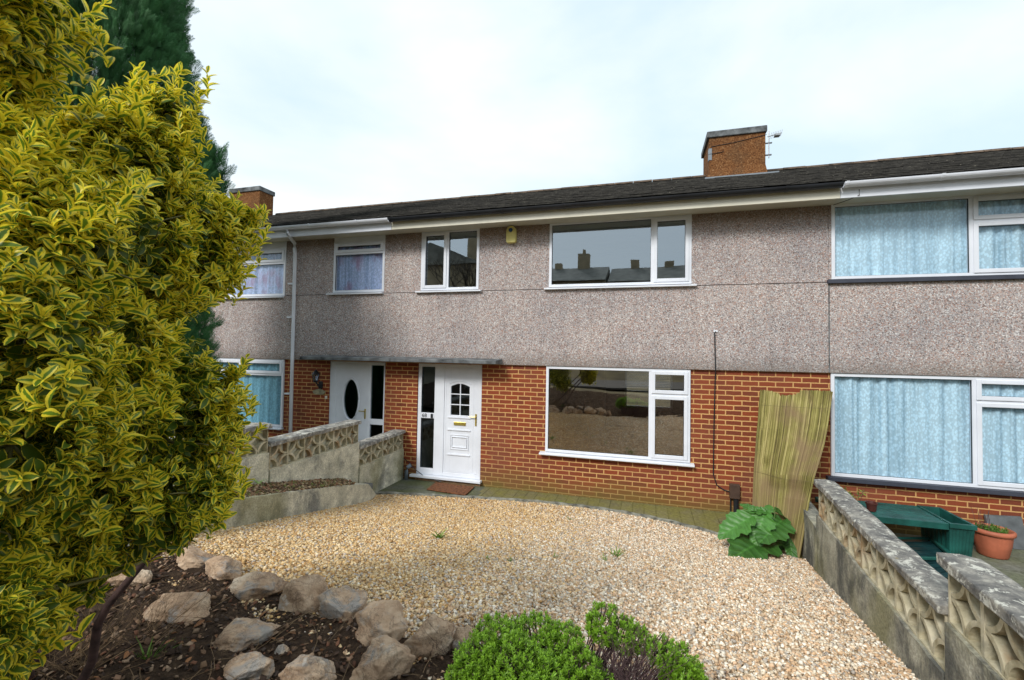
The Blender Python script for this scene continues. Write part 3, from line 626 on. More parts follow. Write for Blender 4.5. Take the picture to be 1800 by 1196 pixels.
hd = F(835.5, 738); hb = MB(); hb.box(dx1+.012, dx1+.040, y1-.012, y1-.001, hd[1]-.12, hd[1]+.09); hb.tube([(dx1+.026, y1-.01, hd[1]+.045), (dx1+.026, y1-.05, hd[1]+.045), (dx1-.085, y1-.052, hd[1]+.045)], .009); hb.build('handle', BRASS, door)
# alarm box
a0 = aty(893, 398, 0); ax0, az1 = F(893, 400); ax1, az0 = F(910, 428)
al = MB(); cx = (ax0+ax1)/2-.01; wv_ = .085; top = az1-.0; bot = az0-.0
al.prism([(cx-wv_, -.09, bot+.03), (cx-wv_*.8, -.09, bot), (cx+wv_*.8, -.09, bot), (cx+wv_, -.09, bot+.03), (cx+wv_, -.09, top-.085)]+[(cx+wv_*math.cos(t), -.09, top-.085+.085*math.sin(t)) for t in [math.pi*k/10 for k in range(1, 10)]]+[(cx-wv_, -.09, top-.085)], (0, .088, 0))
alo = al.build('alarm_box', YELL, mid, bevel=.008)
lens = MB(); lens.lathe((0, 0, 0), [(.001, .012), (.03, .011), (.036, .004), (.036, 0)], 20); lens.v = [(cx-.005+x, -.091-z, top-.075+y) for x, y, z in lens.v]; lens.build('lens', BLUEL, alo, True)
# meter cable, cover and pipe
cxm = F(1257, 700)[0]; mbx = F(1291, 863)
cb = MB(); cb.tube([(cxm, -.03, F(1257, 583)[1]), (cxm-.015, -.035, 2.7), (cxm, -.03, 2.13), (cxm+.003, .018, 2.05), (cxm-.012, .018, 1.3), (cxm-.018, .018, .55), (cxm+.03, .018, .40), (cxm+.13, .016, .335), (mbx[0]-.02, .012, .315)], .0085, 6); cb.build('cable', BLACKP, mid)
box('cable_clip', cxm-.03, cxm+.03, -.032, -.018, F(1257, 583)[1]-.01, F(1257, 583)[1]+.02, WHITE, mid)
box('meter_cover', mbx[0]-.068, mbx[0]+.068, -.045, .028, F(1291, 876)[1], F(1291, 851)[1], BROWNP, mid, .006)
pp = MB(); pp.tube([(mbx[0]+.02, -.01, .01), (mbx[0]+.02, -.01, F(1291, 877)[1])], .036, 12); pp.tube([(mbx[0]-.05, .01, .01), (mbx[0]-.05, .01, F(1291, 877)[1])], .010, 8); pp.build('service_pipe', BLACKP, mid)
# stray soffit cable right end handled on the right house
# ---- left house
mir = lambda x: 2*PL-x
l_up = [(mir(.675), -7.055, 3.40, SOF), (-5.90, -4.755, 3.435, SOF)]
l_low = [(-5.955, -4.705, -.3, 2.12), (mir(.67), -7.03, .72, 2.135)]
left = house('left house with white downpipe and oval-glazed door, partly hidden by the bush', PLL, PL, l_up, l_low, (aty(456, 360, 3.3)[0]-1.12, aty(456, 360, 3.3)[0], 3.3, 3.82, 6.30, 7.14, False), WHITE, WHITE, (-6.33, PL-.004))
vz = F(632, 445)[1]; window(left, -5.90, -4.755, 3.46, SOF-.10, [(-5.90, -4.755, 3.46, vz, 0), (-5.90, -4.755, vz, SOF-.10, 1)], y=-.01, cur=LACEV, glass=GLASSD, sw=(.10, .0))
box('head_board', -5.90, -4.755, .0, .04, SOF-.098, SOF-.001, WHITE, left)
wz_ = F(480, 463)[1]; wa = mir(.675); window(left, wa, -7.06, 3.43, SOF-.15, [(wa, -7.06, 3.43, wz_, 0), (wa, -8.3, wz_, SOF-.15, 1), (-8.3, -7.06, wz_, SOF-.15, 1)], y=-.01, cur=LACEV, glass=GLASSD, sw=(.03, .0))
box('head_board', wa, -7.06, .0, .04, SOF-.148, SOF-.001, WHITE, left)
wz2 = F(460, 658)[1]; wb = mir(.67); wmid = F(425, 645)[0]; window(left, wb, -7.035, .76, 2.13, [(wb, -7.035, .76, wz2, 0), (wb, wmid, wz2, 2.13, 1), (wmid, -7.035, wz2, 2.13, 1)], y=.0, cur=LACET, glass=GLASSD, sw=(.05, .02))
# door unit of the left house
X0, X1 = -5.95, -4.71; dw = MB(); s0, s1 = F(648, 700)[0], F(671, 700)[0]; e0, e1 = F(587, 700)[0], F(643, 700)[0]
dw.box(X0, e0, yd, yd+.07, Z0, Z1); dw.box(e1, s0, yd, yd+.07, Z0, Z1); dw.box(s1, X1, yd, yd+.07, Z0, Z1); dw.box(e0, e1, yd, yd+.07, 2.06, Z1); dw.box(s0, s1, yd, yd+.07, 2.06, Z1); dw.box(s0, s1, yd+.002, yd+.068, F(660, 748)[1], F(660, 738)[1]); dw.box(s0, s1, yd, yd+.07, Z0, .24); dw.box(e0, e1, yd, yd+.07, Z0, .16)
df2 = dw.build('door_frame', WHITE, left, bevel=.006); pane(s0, s1, yd+.03, F(660, 738)[1], 2.06, DARKGL, df2); pane(s0, s1, yd+.03, .24, F(660, 748)[1], DARKGL, df2)
box('threshold', X0-.05, X1+.04, -.06, yd+.02, .062, .103, WHITE, df2, .004); box('step', X0, X1, .005, .25, -.05, .06, CONC, left)
oc = F(613, 703); rx = (F(626, 703)[0]-F(600, 703)[0])/2; rz = (F(613, 668)[1]-F(613, 738)[1])/2
ly, Z2a, Z2b = yd+.012, .162, 2.058; NS = 48
mb = MB(); ov = [(oc[0]+rx*math.cos(2*math.pi*k/NS), oc[1]+rz*math.sin(2*math.pi*k/NS)) for k in range(NS)]
def rect_pt(t):
    c, s = math.cos(t), math.sin(t); k = 1e9
    if c > 1e-9: k = min(k, (e1-.001-oc[0])/c)
    if c < -1e-9: k = min(k, (e0+.001-oc[0])/c)
    if s > 1e-9: k = min(k, (Z2b-oc[1])/s)
    if s < -1e-9: k = min(k, (Z2a-oc[1])/s)
    return oc[0]+c*k, oc[1]+s*k
angs = sorted([2*math.pi*k/NS for k in range(NS)]+[math.atan2(b-oc[1], a-oc[0]) % (2*math.pi) for a in (e0+.001, e1-.001) for b in (Z2a, Z2b)])
K = len(angs)
for yv in (ly, ly+.045):
    for t in angs: mb.v.append((oc[0]+rx*math.cos(t), yv, oc[1]+rz*math.sin(t)))
    for t in angs: p = rect_pt(t); mb.v.append((p[0], yv, p[1]))
for k in range(K):
    j = (k+1) % K; mb.f.append((k, j, K+j, K+k)); mb.f.append((2*K+k, 3*K+k, 3*K+j, 2*K+j)); mb.f.append((k, 2*K+k, 2*K+j, j)); mb.f.append((K+k, K+j, 3*K+j, 3*K+k))
d2 = mb.build('door', WHITE, left)
_m = MB(); _m.v = [(a, ly+.022, b) for a, b in ov]; _m.f = [tuple(range(NS))]; _m.build('pane', DARKGL, d2)
mo = MB()
for e, rr in ((1.1, .014), (1.32, .007)):
    pts = [(oc[0]+rx*e*math.cos(t), ly-.002, oc[1]+(rz+rx*(e-1))*math.sin(t)) for t in ([2*math.pi*k/40 for k in range(41)] if e < 1.2 else [math.pi*(.12+.5*k/20) for k in range(21)])]; mo.tube(pts, rr, 6)
mo.build('panel_moulding', WHITE, d2, True)
hx, hz = F(638.5, 728); hb = MB(); hb.box(hx-.012, hx+.014, ly-.014, ly-.001, hz-.10, hz+.09); hb.tube([(hx, ly-.01, hz+.05), (hx, ly-.05, hz+.05), (hx-.11, ly-.052, hz+.05)], .009); hb.build('handle', BRASS, d2)
# lantern, name plate, bell
lp = F(562, 660); la = MB(); lx_, lz_ = lp
la.lathe((lx_, -.11, lz_-.10), [(.012, -.04), (.045, -.02), (.050, .0)], 8); la.lathe((lx_, -.11, lz_+.02), [(.075, 0), (.05, .05), (.02, .075), (.008, .1)], 8)
for k in range(6): t = k*math.pi/3; la.tube([(lx_+.045*math.cos(t), -.11+.045*math.sin(t), lz_-.10), (lx_+.068*math.cos(t), -.11+.068*math.sin(t), lz_+.02)], .006, 5)
la.tube([(lx_+.02, .03, lz_-.19), (lx_+.03, -.06, lz_-.21), (lx_+.01, -.11, lz_-.13)], .014, 7); la.box(lx_-.02, lx_+.06, .0, .028, lz_-.26, lz_-.12)
lo_ = la.build('wall_lantern', BLACKP, left); gm = MB(); gm.lathe((lx_, -.11, lz_-.10), [(.038, .0), (.060, .118)], 8); gm.build('lantern_glass', glass_mat('lantern_glass', .2, (.7, .75, .8)), lo_)
npx = F(560, 690); MB().prism([(npx[0]+.145*math.cos(t)*(1 if abs(math.cos(t)) > .5 else 1), .004, npx[1]+.055*math.sin(t)+.012*abs(math.cos(2*t))) for t in [2*math.pi*k/20 for k in range(20)]], (0, .024, 0)).build('name_plate', WEATHER, left)
bpx = F(572, 699); box('doorbell', bpx[0]-.022, bpx[0]+.022, .008, .028, bpx[1]-.03, bpx[1]+.03, CREAM, left, .004)
# downpipe
d0 = F(514, 560)[0]; dp = MB(); gxx = aty(506, 410, -.48)[0]
dtop = F(524, 430)[1]; dxa = F(523.5, 430)[0]; dxb = F(515, 740)[0]
dp.tube([(gxx, -.482, SOF+.07), (gxx, -.482, SOF-.02), (dxa, -.085, dtop), (dxa, -.085, dtop-.1), (dxa, -.062, dtop-.2), ((dxa+dxb)/2, -.06, 2.2), (dxb, -.05, .02)], .034, 12)
dpo = dp.build('downpipe', WHITE, left, True)
for z in (SOF-.9, 2.98, 1.45): MB().box(d0-.05, d0+.055, -.10, .02 if z < 2.1 else -.02, z-.012, z+.016).build('pipe_clip', WHITE, dpo)
# ---- right house
RE = 4.86
r_up = [(2.545, RE, 3.43, SOF)]; r_low = [(2.535, RE, .66, 2.135)]
right = house('right terraced house with white gutter and pale blue lace curtains in both wide windows', PX, PX+6.87, r_up, r_low, None, WHITE, WHITE, None)
rm = F(1707, 420)[0]; rzz = F(1740, 388)[1]
window(right, 2.545, RE, 3.465, SOF-.0, [(2.545, rm, 3.465, SOF, 0), (rm, RE, 3.465, rzz, 1), (rm, RE, rzz, SOF, 1)], y=-.01, sill='slate', cur=LACEB, glass=GLASSD, sw=(.06, .03))
rm2 = F(1714, 760)[0]; rz2 = F(1750, 707)[1]
window(right, 2.535, RE, .68, 2.13, [(2.535, rm2, .68, 2.13, 0), (rm2, RE, .68, rz2, 1), (rm2, RE, rz2, 2.13, 1)], y=.0, sill='slate', cur=LACEB, glass=GLASSD, sw=(.06, .03))
cx0 = F(1465, 350)[0]; MB().tube([(cx0+.15, -.425, SOF+.05), (cx0+.15, -.43, SOF-.03), (cx0+.05, -.35, SOF-.06), (cx0-.02, -.06, SOF-.03)], .005, 6).build('cable', BLACKP, right)
box('panel_joint', PX-.010, PX+.004, -.024, -.016, 2.14, 3.42, CONC, right)

# ------------------------------------------------------------------ walls of the garden
def screen_block(parent, o, ex, ez, s, t, tv):
    """one pierced block: o lower corner, ex/ez unit edges, s size, tv thickness vector"""
    o = Vector(o); ex = Vector(ex); ez = Vector(ez); tv = Vector(tv); mb = MB()
    def P(u, v): return o+ex*(u*s)+ez*(v*s)
    fr = .045
    for a in (((0, 0), (1, 0), (1, fr), (0, fr)), ((0, 1-fr), (1, 1-fr), (1, 1), (0, 1)), ((0, fr), (fr, fr), (fr, 1-fr), (0, 1-fr)), ((1-fr, fr), (1, fr), (1, 1-fr), (1-fr, 1-fr))):
        mb.prism([P(*q) for q in a], tv*1.02)
    n = 7; ri, ro = .435, .525
    for cx, cy, a0 in ((0, 0, 0), (1, 0, 90), (1, 1, 180), (0, 1, 270)):
        pts = []
        for k in range(n+1): t_ = R(a0+4+82*k/n); pts.append((cx+ro*math.cos(t_), cy+ro*math.sin(t_)))
        for k in range(n, -1, -1): t_ = R(a0+4+82*k/n); pts.append((cx+ri*math.cos(t_), cy+ri*math.sin(t_)))
        pts = [(min(max(u, fr*.5), 1-fr*.5), min(max(v, fr*.5), 1-fr*.5)) for u, v in pts]
        # quads so that the concave ring renders well
        m_ = n+1
        for k in range(n):
            a, b_, c, d = pts[k], pts[k+1], pts[2*m_-2-k], pts[2*m_-1-k]; mb.prism([P(*a)+tv*.06, P(*b_)+tv*.06, P(*c)+tv*.06, P(*d)+tv*.06], tv*.9)
    return mb.build('screen_block', BLOCK, parent)
def rough_box(mb, a, b, w0, w1, z0a, z1a, z0b, z1b, step=.12, jit=.006):
    """box along a->b with offsets w0..w1 to the left normal and interpolated z"""
    a = Vector((a[0], a[1], 0)); b = Vector((b[0], b[1], 0)); d = b-a; ln = d.length; t = d/ln; nn = Vector((-t.y, t.x, 0)); k = max(1, int(ln/step)); n0 = len(mb.v)
    for i in range(k+1):
        f = i/k; p = a+d*f; j = lambda: random.uniform(-jit, jit)
        zl, zh = z0a+(z0b-z0a)*f, z1a+(z1b-z1a)*f
        for w_, z_ in ((w0, zl), (w0, zh), ((w0+w1)/2, zh+jit*1.5), (w1, zh), (w1, zl)): mb.v.append(tuple(p+nn*(w_+j())+Vector((0, 0, z_+j()))))
    for i in range(k):
        for q in range(5): q2 = (q+1) % 5; A = n0+i*5; mb.f.append((A+q, A+q2, A+5+q2, A+5+q))
    mb.f.append(tuple(n0+q for q in range(5))); mb.f.append(tuple(n0+k*5+q for q in range(5))[::-1])
def block_wall(label, secs, side, zbase, rend, thick=.20, hmax=.285, cope=None):
    """secs: (pa, pb, coping top a, coping top b, nblocks) ; side: +1 wall thickness lies left of a->b"""
    w = thing('garden_wall', label, 'wall', (secs[0][0][0], secs[0][0][1], 0))
    for (a, b, za, zb, nb) in secs:
        A = Vector((a[0], a[1], 0)); B = Vector((b[0], b[1], 0)); d = B-A; ln = d.length; t = d/ln; nn = Vector((-t.y, t.x, 0))*side; s = ln/max(nb, 1); hb_ = min(s, hmax) if nb else 0; cop = .055; TH = thick
        mb = MB(); rough_box(mb, a, b, 0, TH*side, zbase, za-cop-hb_, zbase, zb-cop-hb_, jit=.004); mb.build('rendered_base', rend, w)
        if not nb: continue
        mb = MB(); a2 = A+nn*.09; b2 = B+nn*.09; mb.prism([a2+Vector((0, 0, za-cop-hb_-.01)), b2+Vector((0, 0, zb-cop-hb_-.01)), b2+Vector((0, 0, zb-cop-.002)), a2+Vector((0, 0, za-cop-.002))], nn*.02); mb.build('backing', rend, w)
        for k in range(nb):
            f = k/nb; z = za+(zb-za)*f-cop-hb_-.0; ez = Vector((0, 0, hb_/s)); ex = t+Vector((0, 0, (zb-za)/ln))
            screen_block(w, A+t*(s*k)+nn*.02+Vector((0, 0, z)), ex, ez, s*.998, 0, nn*.07)
        mb = MB(); rough_box(mb, (A-t*.02)[:2], (B+t*.02)[:2], -.022*side, (TH+.02)*side, za-cop, za, zb-cop, zb, jit=.006); mb.build('coping', cope or COPE, w, bevel=.008)
    return w
# left wall: thickness away from our garden (towards -x)
yz = lambda px, py: atx(px, py, LWX+.025)
ca = yz(704, 759); cb_ = yz(635, 784); cc = yz(632, 740); cd_ = yz(480, 777); ce = yz(478, 745)
block_wall('patterned concrete block wall with lichened stepped coping left of the gravel, beside the low kerb wall',
    [((LWX, -.02), (LWX, cb_[1]+.01), ca[2], cb_[2], 4), ((LWX, cb_[1]-.02), (LWX, cd_[1]), cc[2], cd_[2], 6), ((LWX, cd_[1]-.03), (LWX, cd_[1]-1.45), ce[2], ce[2], 5), ((LWX, cd_[1]-1.48), (LWX, cd_[1]-3.2), ce[2]+.2, ce[2]+.2, 6)], -1, -.05, RENDL, cope=COPEL)
# right wall
def onwall(px, py):
    """intersect with the vertical plane of the right wall's garden side"""
    d = ray(px, py); lo, hi = .5, 12
    for _ in range(50):
        m_ = (lo+hi)/2; p = CAM+d*m_
        if p[0] < rwx(p[1])-.025: lo = m_
        else: hi = m_
    return CAM+d*lo
r1, r2, r3, r4 = onwall(1430, 843), onwall(1643, 1059), onwall(1650, 976), onwall(1799, 1100)
print('right wall', r1, r2, r3, r4)
def wp(y): return (float(rwx(y)), float(y))
k3 = (r4[2]-r3[2])/(r4[1]-r3[1])
block_wall('long lichened party wall with pierced cream blocks on the right edge of the gravel',
    [(wp(-.02), wp(r1[1]+.03), r1[2]-.45, r1[2]-.45, 0), (wp(r1[1]), wp(r2[1]), r1[2], r2[2], 8), (wp(r2[1]-.03), wp(r2[1]-.03-1.45), r3[2]+.0, r3[2]-.03, 5), (wp(r2[1]-1.52), wp(r2[1]-3.2), r3[2]+.25, r3[2]+.25, 6)], 1, -.08, REND, .15, .36)
# low retaining wall
p0 = atz(650, 851, .26); lwp = [(-4.02, -1.42, .275), (-3.98, -1.9, .42), (-3.90, -3.0, .68), (-3.82, -4.2, .905), (-3.78, -5.2, 1.06)]
q0 = [atx(px, py, X_) for px, py, X_ in ((648, 851, -4.03), (600, 854, -4.0), (500, 866, -3.93), (370, 885, -3.85))]; print('low wall', q0)
lwp = [tuple(q0[0])]+[tuple(q) for q in q0[1:]]+[(-3.78, -5.4, q0[3][2]+.16)]
lw = thing('retaining_wall', 'low sloping concrete kerb wall holding back the leafy strip, left of the gravel', 'low wall', (q0[0][0], q0[0][1], 0))
mb = MB(); kk = 0
# a tapered start that dies into the path
pts = [(-4.12, -1.06, .03)]+lwp
n0 = 0
for i, p in enumerate(pts):
    wdt = .13
    for dx_, dz_ in ((.0, -.5), (.0, 0), (-wdt, .004), (-wdt, -.5)): mb.v.append((p[0]+dx_+random.uniform(-.003, .003), p[1], p[2]+dz_))
    if i:
        for q in range(4): q2 = (q+1) % 4; A = (i-1)*4; mb.f.append((A+q, A+q2, A+4+q2, A+4+q))
mb.f.append((0, 1, 2, 3)); mb.build('concrete_kerb', RENDL, lw, bevel=.006)
mb = MB(); mb.v = []; mb.f = []
box('landing_slab', -4.24, -4.10, -1.78, -1.2, .0, .25, CONC, lw)

# ------------------------------------------------------------------ leaves
LT = {}
def leaf_template(nv=4, width=.42, curl=.18, fold=.12, round_=1.0, ob=.8):
    V = []; UV = []
    for i in range(nv+1):
        v = i/nv; wd = width*math.sin(math.pi*min(1, (v**ob)*.94+.03))**round_*.5
        for u in (-1, 0, 1): V.append((u*wd, v, abs(u)*fold*wd*2-curl*v*v)); UV.append((u*.5+.5, v))
    Fq = []
    for i in range(nv):
        for k in range(2): a = i*3+k; Fq.append((a, a+1, a+4, a+3))
    return np.array(V), np.array(UV), np.array(Fq)
def norm(a): return a/np.maximum(np.linalg.norm(a, axis=-1, keepdims=True), 1e-9)
def leaves_mesh(name, pos, dirs, ups, size, tmpl, rnd):
    tv, tuv, tf = tmpl; n = len(pos); d = norm(dirs); s = norm(np.cross(d, ups)); u = np.cross(s, d)
    V = pos[:, None]+size[:, None, None]*(tv[None, :, 0:1]*s[:, None]+tv[None, :, 1:2]*d[:, None]+tv[None, :, 2:3]*u[:, None])
    k = len(tv); Fq = (tf[None]+k*np.arange(n)[:, None, None]).reshape(-1, 4); uv = np.tile(tuv, (n, 1))
    return fast_mesh(name, V.reshape(-1, 3), Fq, uv=uv, attrs={'rnd': np.repeat(rnd, k)})
def rosettes(tips, axes, nleaf, stem, spread, size, jit=.25, sizevar=.55):
    """leaves in whorls along the last part of each shoot. returns pos, dir, up, size"""
    n = len(tips); axes = norm(axes); a0 = norm(np.cross(axes, rng.normal(size=(n, 3)))); b0 = np.cross(axes, a0); P = []; D = []; U = []; S = []
    for k in range(nleaf):
        f = k/(nleaf-1) if nleaf > 1 else 0; ang = k*2.4+rng.random(n)*.6
        rad = a0*np.cos(ang)[:, None]+b0*np.sin(ang)[:, None]; sp = spread*(.35+.65*f)+rng.normal(0, .12, n)   # inner leaves more upright
        P.append(tips-axes*(stem*f)); dd = axes*np.cos(sp)[:, None]+rad*np.sin(sp)[:, None]+rng.normal(0, jit*.4, (n, 3)); D.append(dd); U.append(axes*1.-rad*.3+rng.normal(0, jit, (n, 3)))
        S.append(size*(.62+.38*min(1, f*2.2))*(1-sizevar/2+sizevar*rng.random(n)))
    return np.concatenate(P), np.concatenate(D), np.concatenate(U), np.concatenate(S)
def blob_points(blobs, dens, shell=(.86, 1.03), keep_inside=.88):
    """random points on the skins of a union of spheres; returns points and outward normals"""
    Ps = []; Ns = []
    C = np.array([b[0] for b in blobs]); Rr = np.array([b[1] for b in blobs])
    for c, r in zip(C, Rr):
        n = int(dens*4*math.pi*r*r); d = norm(rng.normal(size=(n, 3))); p = c+d*(r*(shell[0]+(shell[1]-shell[0])*rng.random(n)))[:, None]
        dist = np.linalg.norm(p[:, None]-C[None], axis=2)/Rr[None]; ok = (dist < keep_inside).sum(1) <= (1 if shell[0] < keep_inside else 0)
        Ps.append(p[ok]); Ns.append(d[ok])
    return np.concatenate(Ps), np.concatenate(Ns)

# ---- variegated bush
bl = []
for px, py, D_, r in ((8, 30, 1.15, 118), (-70, 20, 1.1, 150), (-35, 190, 1.15, 88), (-60, 300, 1.1, 150), (118, 308, 1.4, 88), (35, 312, 1.25, 84), (200, 265, 1.5, 80), (285, 205, 1.65, 58), (262, 300, 1.6, 92), (330, 372, 1.75, 72), (405, 395, 1.85, 48), (340, 450, 1.75, 84), (375, 478, 1.75, 52), (215, 430, 1.5, 125), (90, 430, 1.2, 150), (-60, 520, 1.05, 190), (290, 545, 1.65, 42), (180, 590, 1.4, 105), (40, 620, 1.1, 160),
                      (345, 690, 1.7, 80), (280, 660, 1.6, 75), (372, 745, 1.75, 52), (285, 770, 1.6, 105), (150, 730, 1.35, 130), (20, 780, 1.1, 140), (330, 850, 1.65, 55), (240, 870, 1.5, 78), (345, 905, 1.6, 30), (150, 860, 1.35, 75), (-30, 900, 1.1, 100), (250, 945, 1.6, 32), (300, 935, 1.6, 34), (120, 930, 1.4, 40), (40, 955, 1.3, 50), (90, 1010, 1.4, 30), (170, 985, 1.5, 28), (10, 1020, 1.3, 60), (60, 965, 1.35, 85), (160, 955, 1.45, 62), (235, 930, 1.55, 52), (-30, 1080, 1.15, 110), (110, 1040, 1.45, 40), (345, 870, 1.6, 62), (300, 900, 1.6, 48), (20, 1090, 1.25, 60), (-20, 1160, 1.2, 60), (95, 1075, 1.4, 34), (150, 1030, 1.5, 40), (215, 985, 1.58, 36)):
    bl.append((atd(px, py, D_), r*D_/FPX*.88))
blk = [(atd(px, py, D_), r*D_/FPX) for px, py, D_, r in ((60, 840, 2.1, 150), (-160, 800, 1.7, 230), (120, 600, 2.1, 190), (-120, 1050, 1.6, 160), (40, 960, 1.9, 110), (-260, 500, 1.5, 300), (60, 330, 1.9, 150))]  # extra foliage behind and out of frame, added to darken the bush
P_, N_ = blob_points(bl, 560, (.84, 1.12))
_g = smooth_noise(P_[:, 0]*1.3+P_[:, 2], P_[:, 1]*1.3-P_[:, 2]*.8, 9, 5); _low = np.clip((1.75-P_[:, 2])/.7, 0, 1); _k = rng.random(len(P_)) < np.clip(.95-1.6*np.clip(_g, 0, 1)*3.6-.25*_low, .05, 1); P_, N_ = P_[_k], N_[_k]
axes = norm(N_*.9+np.array([0, 0, .65])+rng.normal(0, .3, P_.shape))
pos, di, up_, sz = rosettes(P_, axes, 9, .042, 1.2, .039)
P2, N2 = blob_points(bl, 110, (.5, .8), .5); P3, N3 = blob_points(blk, 170, (.5, 1.0), .45); P2, N2 = np.concatenate([P2, P3]), np.concatenate([N2, N3]); pos2, di2, up2, sz2 = rosettes(P2, norm(N2+rng.normal(0, .6, N2.shape)), 6, .05, 1.3, .05)
keep = np.linalg.norm(np.concatenate([pos, pos2])-CAM, axis=1) > .5
pos, di, up_, sz = [np.concatenate(a)[keep] for a in ((pos, pos2), (di, di2), (up_, up2), (sz, sz2))]
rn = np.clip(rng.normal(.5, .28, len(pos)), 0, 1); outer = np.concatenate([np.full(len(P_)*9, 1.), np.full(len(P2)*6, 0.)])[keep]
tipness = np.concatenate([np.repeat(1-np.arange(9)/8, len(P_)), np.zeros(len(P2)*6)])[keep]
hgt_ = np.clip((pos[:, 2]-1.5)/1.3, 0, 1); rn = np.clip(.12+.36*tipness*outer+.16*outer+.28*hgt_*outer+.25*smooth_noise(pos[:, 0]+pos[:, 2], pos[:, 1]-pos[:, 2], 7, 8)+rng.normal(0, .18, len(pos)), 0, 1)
bb = att(60, 1190); SH = []
for px, py, D_ in ((345, 150, 1.7), (365, 128, 1.7), (352, 165, 1.72), (270, 135, 1.66), (180, 205, 1.5), (465, 372, 1.85), (452, 400, 1.85), (430, 505, 1.8), (445, 700, 1.8), (425, 650, 1.78), (430, 770, 1.75), (395, 870, 1.7), (385, 905, 1.66), (165, 40, 1.2), (150, 95, 1.2), (80, 170, 1.2), (240, 158, 1.6), (320, 125, 1.68)): SH.append(atd(px, py, D_))
_i = np.random.default_rng(21).choice(len(P_), 420, replace=False); SH = np.concatenate([np.array(SH), P_[_i]+norm(N_[_i]+np.array([0, 0, .8]))*(.03+.07*rng.random(420))[:, None]]); ps_, ds_, us_, ss_ = rosettes(SH, np.array([.5, 0, .9])+rng.normal(0, .3, SH.shape), 10, .09, .95, .042)
pos, di, up_, sz = np.concatenate([pos, ps_]), np.concatenate([di, ds_]), np.concatenate([up_, us_]), np.concatenate([sz, ss_]); rn = np.concatenate([rn, np.full(len(ps_), .7)])
bush = thing('variegated_bush', 'big yellow and green variegated evergreen bush filling the left edge', 'bush', (bb[0], bb[1], bedh(bb[0], bb[1])))
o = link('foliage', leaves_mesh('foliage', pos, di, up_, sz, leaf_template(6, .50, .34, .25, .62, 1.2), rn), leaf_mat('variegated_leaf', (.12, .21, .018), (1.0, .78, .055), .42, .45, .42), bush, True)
BARK = plain('bark', (.10, .075, .055), .95, .45, 14, bump=.9); BARKP = plain('purple_bark', (.085, .05, .045), .9, .4, 14, bump=.8)
mb = MB(); base = Vector(bb); 
def limb(mb, a, b, r0, r1, wob=.05, n=7, seg=7):
    a = Vector([float(v) for v in a]); b = Vector([float(v) for v in b]); pts = []
    ph = random.random()*6
    for i in range(n+1):
        f = i/n; p = a.lerp(b, f)+Vector((math.sin(f*5+ph), math.cos(f*4+ph), math.sin(f*3+ph)*.5))*wob*math.sin(math.pi*f); pts.append(p)
    mb.tube(pts, [r0+(r1-r0)*i/n for i in range(n+1)], seg); return pts
g1 = att(55, 1192); g2 = att(120, 1230)
stems = [limb(mb, g1-np.array([0, 0, .05]), atd(42, 960, 1.35), .019, .014, .02), limb(mb, g2, atd(255, 985, 1.75), .019, .013, .04), limb(mb, g1, atd(150, 900, 1.6), .015, .010, .05)]
mb.build('trunk', BARKP, bush, True)
mb = MB(); rr_ = random.Random(5)
for c, r in bl:
    st = stems[rr_.randrange(3)][-1]; limb(mb, st, c, .007, .004, .06, 6, 5)
    for _ in range(9):
        d = Vector([rr_.gauss(0, 1), rr_.gauss(0, 1), rr_.gauss(.4, 1)]).normalized(); limb(mb, c, Vector(c)+d*r*.97, .005, .002, .02, 4, 4)
mb.build('branches', plain('young_stem', (.16, .15, .05), .8, .3, 10), bush, True)

# ---- conifer
def spray_template(k=9):
    V = []; Fq = []; UV = []
    def q(a, b, w):
        d = np.array(b)-np.array(a); nrm = np.array([-d[1], d[0], 0]); nrm = nrm/np.linalg.norm(nrm)*w; n = len(V)
        a = np.array(a); b = np.array(b); m_ = (a+b)/2; V.extend([tuple(a-nrm*.3), tuple(m_-nrm), tuple(b), tuple(m_+nrm)]); Fq.append((n, n+1, n+2, n+3)); UV.extend([(0, 0), (0, 1), (1, 1), (1, 0)])
    q((0, 0, 0), (0, 1, .05), .020)
    for i in range(k):
        f = .12+.8*i/k; l = .42*(1-f)**.6+.08
        for s in (-1, 1): q((0, f, 0), (s*l*.62, f+l*.75, .08*s*(i % 2)-.03), .022)
    V = np.array(V, float); V[:, 2] += -.12*V[:, 1]**2; return V, np.array(UV, float), np.array(Fq)
def sample_crown(axis_pts, n, lo=.72, hi=1.02):
    """axis_pts (z, cx, cy, r)"""
    zs = np.array([a[0] for a in axis_pts]); z = zs[0]+(zs[-1]-zs[0])*rng.random(n); g = lambda k: np.interp(z, zs, [a[k] for a in axis_pts])
    th = rng.random(n)*2*math.pi; lob = 1+.07*np.sin(th*5+z*2.2)+.06*np.sin(th*9-z*4.1)+.04*np.sin(z*9+th*3)
    r = g(3)*lob*(lo+(hi-lo)*rng.random(n)**.6); x = g(1)+r*np.cos(th); y = g(2)+r*np.sin(th); return np.stack([x, y, z], 1), np.stack([np.cos(th), np.sin(th), 0*th], 1)
CD = 6.3
def cax(px): p = atd(px, 600, CD); return p[0], p[1]
tx, ty = cax(165); zt = lambda py: 2.33+(598-py)/FPX*CD*1.0
ax_ = [(.3, tx, ty, 1.15), (zt(640), tx, ty, 1.33), (zt(400), tx, ty, 1.30), (zt(180), tx, ty, 1.13), (zt(0), tx, ty, .84), (zt(-300), tx, ty, .58), (zt(-700), tx, ty, .12)]
tree = thing('conifer_tree', 'tall dark green conifer rising behind the yellow bush', 'conifer', (tx, ty, .6))
p_, n_ = sample_crown(ax_, 52000, .6, 1.0); _a, _b = sample_crown(ax_, 14000, .2, .6); p_, n_ = np.concatenate([p_, _a]), np.concatenate([n_, _b])
